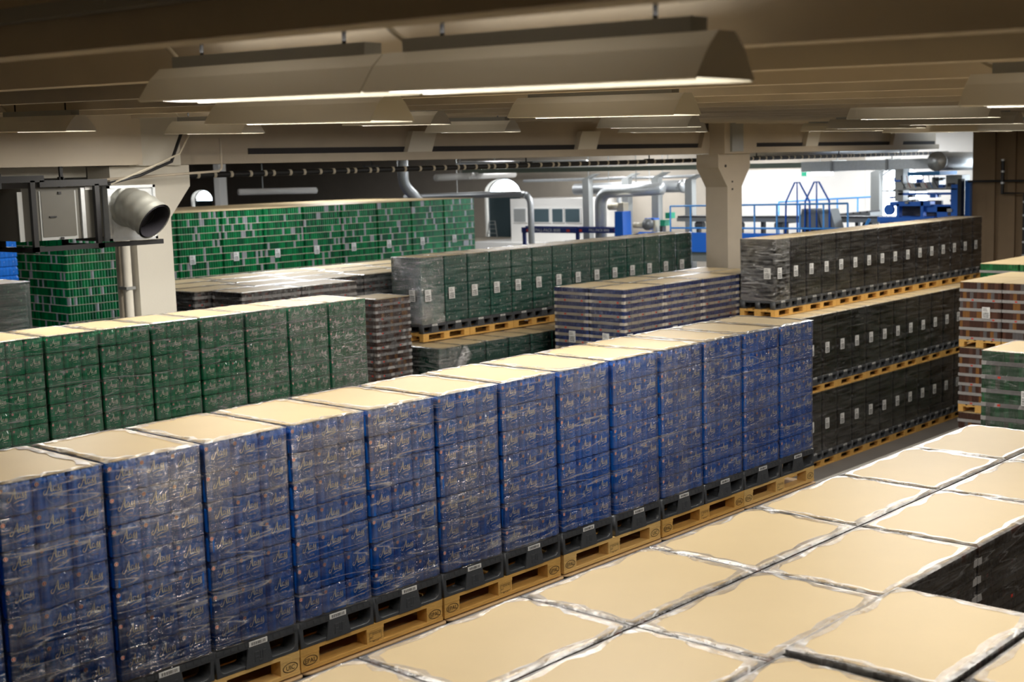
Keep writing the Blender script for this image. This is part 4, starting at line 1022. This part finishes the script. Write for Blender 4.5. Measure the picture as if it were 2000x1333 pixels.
part('roller_bed', M_dark, (-.2, .6, 9.4, 11.4, 4.0, 4.06))
# navy blue packing frame with lettering
t = thing('packing_frame', 'navy blue overhead frame lettered with white machine name', 'machine', (27.0, 0, 0))
b = MB(); b.box(-.05, .05, 25.25, 27.95, 3.64, 3.84, M_navyp); text_faces(b, 'PALL-PACK 8000', .17, (-.052, 26.62, 3.735), M_white, (0, -1, 0), (0, 0, 1))
for v in (27.62, 25.62): b.box(-.054, -.05, v-.08, v+.08, 3.69, 3.78, M_red)
b.obj('front_beam', t)
b = MB(); b.box(-.05, .05, 23.3, 25.15, 3.66, 3.86, M_navyp); text_faces(b, 'PALL-PACK 8000', .13, (-.052, 24.15, 3.76), M_white, (0, -1, 0), (0, 0, 1))
b.box(-.054, -.05, 24.95, 25.08, 3.70, 3.79, M_red); b.box(-.054, -.05, 23.35, 23.45, 3.72, 3.82, M_red); b.obj('second_beam', t)
b = MB(); b.box(0, .2, 25.15, 25.25, 3.64, 3.88, M_navyp); b.box(.12, .2, 23.4, 27.9, 3.70, 3.88, M_navyp); b.obj('side_beam', t)
for v in (27.85, 25.2): b = MB(); b.box(-.05, .05, v-.06, v+.06, 0, 3.66, M_navyp); b.obj('leg', t)
t = thing('blue_column_machine', 'dark blue machine column with beige motor beside the grey post', 'machine', (27.0, 23.1, 0))
b = MB(); b.prism([(-.22, 0), (.30, 0), (.20, 4.45), (-.15, 4.45)], 'x', -.2, .3, M_sblue); b.obj('column', t)
b = MB(); b.tube([(-.05, .55, 4.62), (-.05, .15, 4.62)], .13, M_cable, 12); b.obj('motor', t, smooth=True)
b = MB(); b.box(-.1, .2, -.12, .12, 4.45, 4.75, M_cable); b.obj('gearbox', t)
t = thing('drive_station', 'blue and green conveyor drive with round grey motor beside the blue rail', 'machine', (26.0, 20.65, 0))
b = MB(); b.box(-.2, .3, -.2, .95, 3.4, 3.75, M_sblue); b.box(-.1, .2, .1, .7, 0, 3.4, M_mach); b.obj('base', t)
b = MB(); b.tube([(-.25, .45, 4.05), (-.05, .45, 4.05)], .20, M_mach, 16); b.obj('motor', t, smooth=True)
b = MB(); b.box(-.1, .2, .25, .65, 4.2, 4.26, M_sblue); b.box(-.1, .2, -.42, -.22, 4.25, 4.45, M_greensm); b.box(-.1, .2, -.2, .0, 4.0, 4.2, M_greensm); b.obj('green_guard', t)
b = MB(); b.tube([(-.1, .7, 4.0), (-.1, 1.1, 4.02)], .10, M_cable, 10); b.obj('gear_motor', t, smooth=True)
b = MB(); b.box(-.1, .1, .2, .3, 3.75, 4.2, M_cable); b.box(-.1, .1, -.1, .02, 3.75, 4.0, M_dark); b.obj('stand', t)
# white cabin
t = thing('office_cabin', 'white cabin with dark windows below the ducts at the back', 'cabin', (0, 0, 0))
b = MB(); b.box(31.0, 33.6, 27.9, 32.2, 0, 4.80, M_wallw); b.box(30.2, 33.6, 28.2, 33.8, 0, 3.0, M_wallw); b.obj('walls', t)
for i, (a, c_) in enumerate(((31.95, 31.3), (30.9, 30.0), (29.8, 29.25), (29.1, 28.35))):
    b = MB(); b.box(30.94, 31.0, c_-.04, a+.04, 3.80, 4.42, M_white); f = b.obj('window_frame', t)
    b = MB(); b.box(30.92, 30.94, c_, a, 3.84, 4.38, M_teal if i else M_galvd); b.obj('pane', f)
t = thing('step_ladder', 'pale aluminium step ladder standing before the dark window blind', 'ladder', (33.0, 35.2, 3.0))
b = MB(); b.tube([(0, -.30, 0), (0, -.18, .75), (0, .18, .75), (0, .30, 0)], .025, M_galvd, 6); b.obj('frame', t)
for z in (.2, .4, .6): b = MB(); b.tube([(0, -.25, z), (0, .25, z)], .015, M_galvd, 6); b.obj('rung', t)
b = MB(); b.box(30.6, 33.9, 34.0, 37.5, 0, 2.98, M_conc); gx = b.obj('mezzanine_block'); tag(gx, 'low pale masonry block below the tall arched window', 'wall block')
# dark hoses/conduit on the right hand brown wall
t = thing('banded_conduit', 'black pipe with pale bands zigzagging down the brown wall at the right', 'pipe', (24.0, 0, 0))
P_ = [(-.1, 8.05, 5.95), (-.1, 8.05, 5.05), (-.1, 7.45, 5.05), (-.1, 7.45, 2.0)]
b = MB(); b.tube([Vector(p) for p in P_], .05, M_steel, 8); b.obj('pipe', t)
for z in (5.9, 5.6, 5.3): b = MB(); b.tube([(-.1, 8.05, z), (-.1, 8.05, z+.05)], .055, M_galv, 8); b.obj('band', t)
for z in (4.8, 4.45, 4.1, 3.75, 3.4, 3.05): b = MB(); b.tube([(-.1, 7.45, z), (-.1, 7.45, z+.05)], .055, M_galv, 8); b.obj('band', t)
t = thing('wall_conduit', 'thin black horizontal conduit on the brown wall', 'pipe', (24.0, 0, 0))
b = MB(); b.tube([(-.08, 9.0, 5.38), (-.08, 4.5, 5.36)], .03, M_steel, 6); b.obj('pipe', t)
t = thing('hall_lamp', 'small lit violet-white lamp hanging over the white wall', 'lamp', (29.5, 16.6, 5.55))
b = MB(); b.box(-.08, .08, -.45, .45, 0, .10, mat('lit_hall_lamp', (.9, .9, 1), .4, emit=(.85, .85, 1), estr=6)); b.obj('tube', t)
b = MB(); b.box(-.10, .10, .45, .65, -.02, .12, M_greensm); b.obj('end_box', t)
b = MB(); b.box(-.01, .01, -.01, .01, .10, 2.05, M_galvd); b.obj('hanger', t)

def drop(o):
    for ch in list(o.children): drop(ch)
    bpy.data.objects.remove(o)
for p_ in PROTOS+[x for x in bpy.data.objects if x.parent is None and x.type == 'EMPTY' and 'label' not in x.keys() and 'kind' not in x.keys() and x not in PROTOS]: drop(p_)
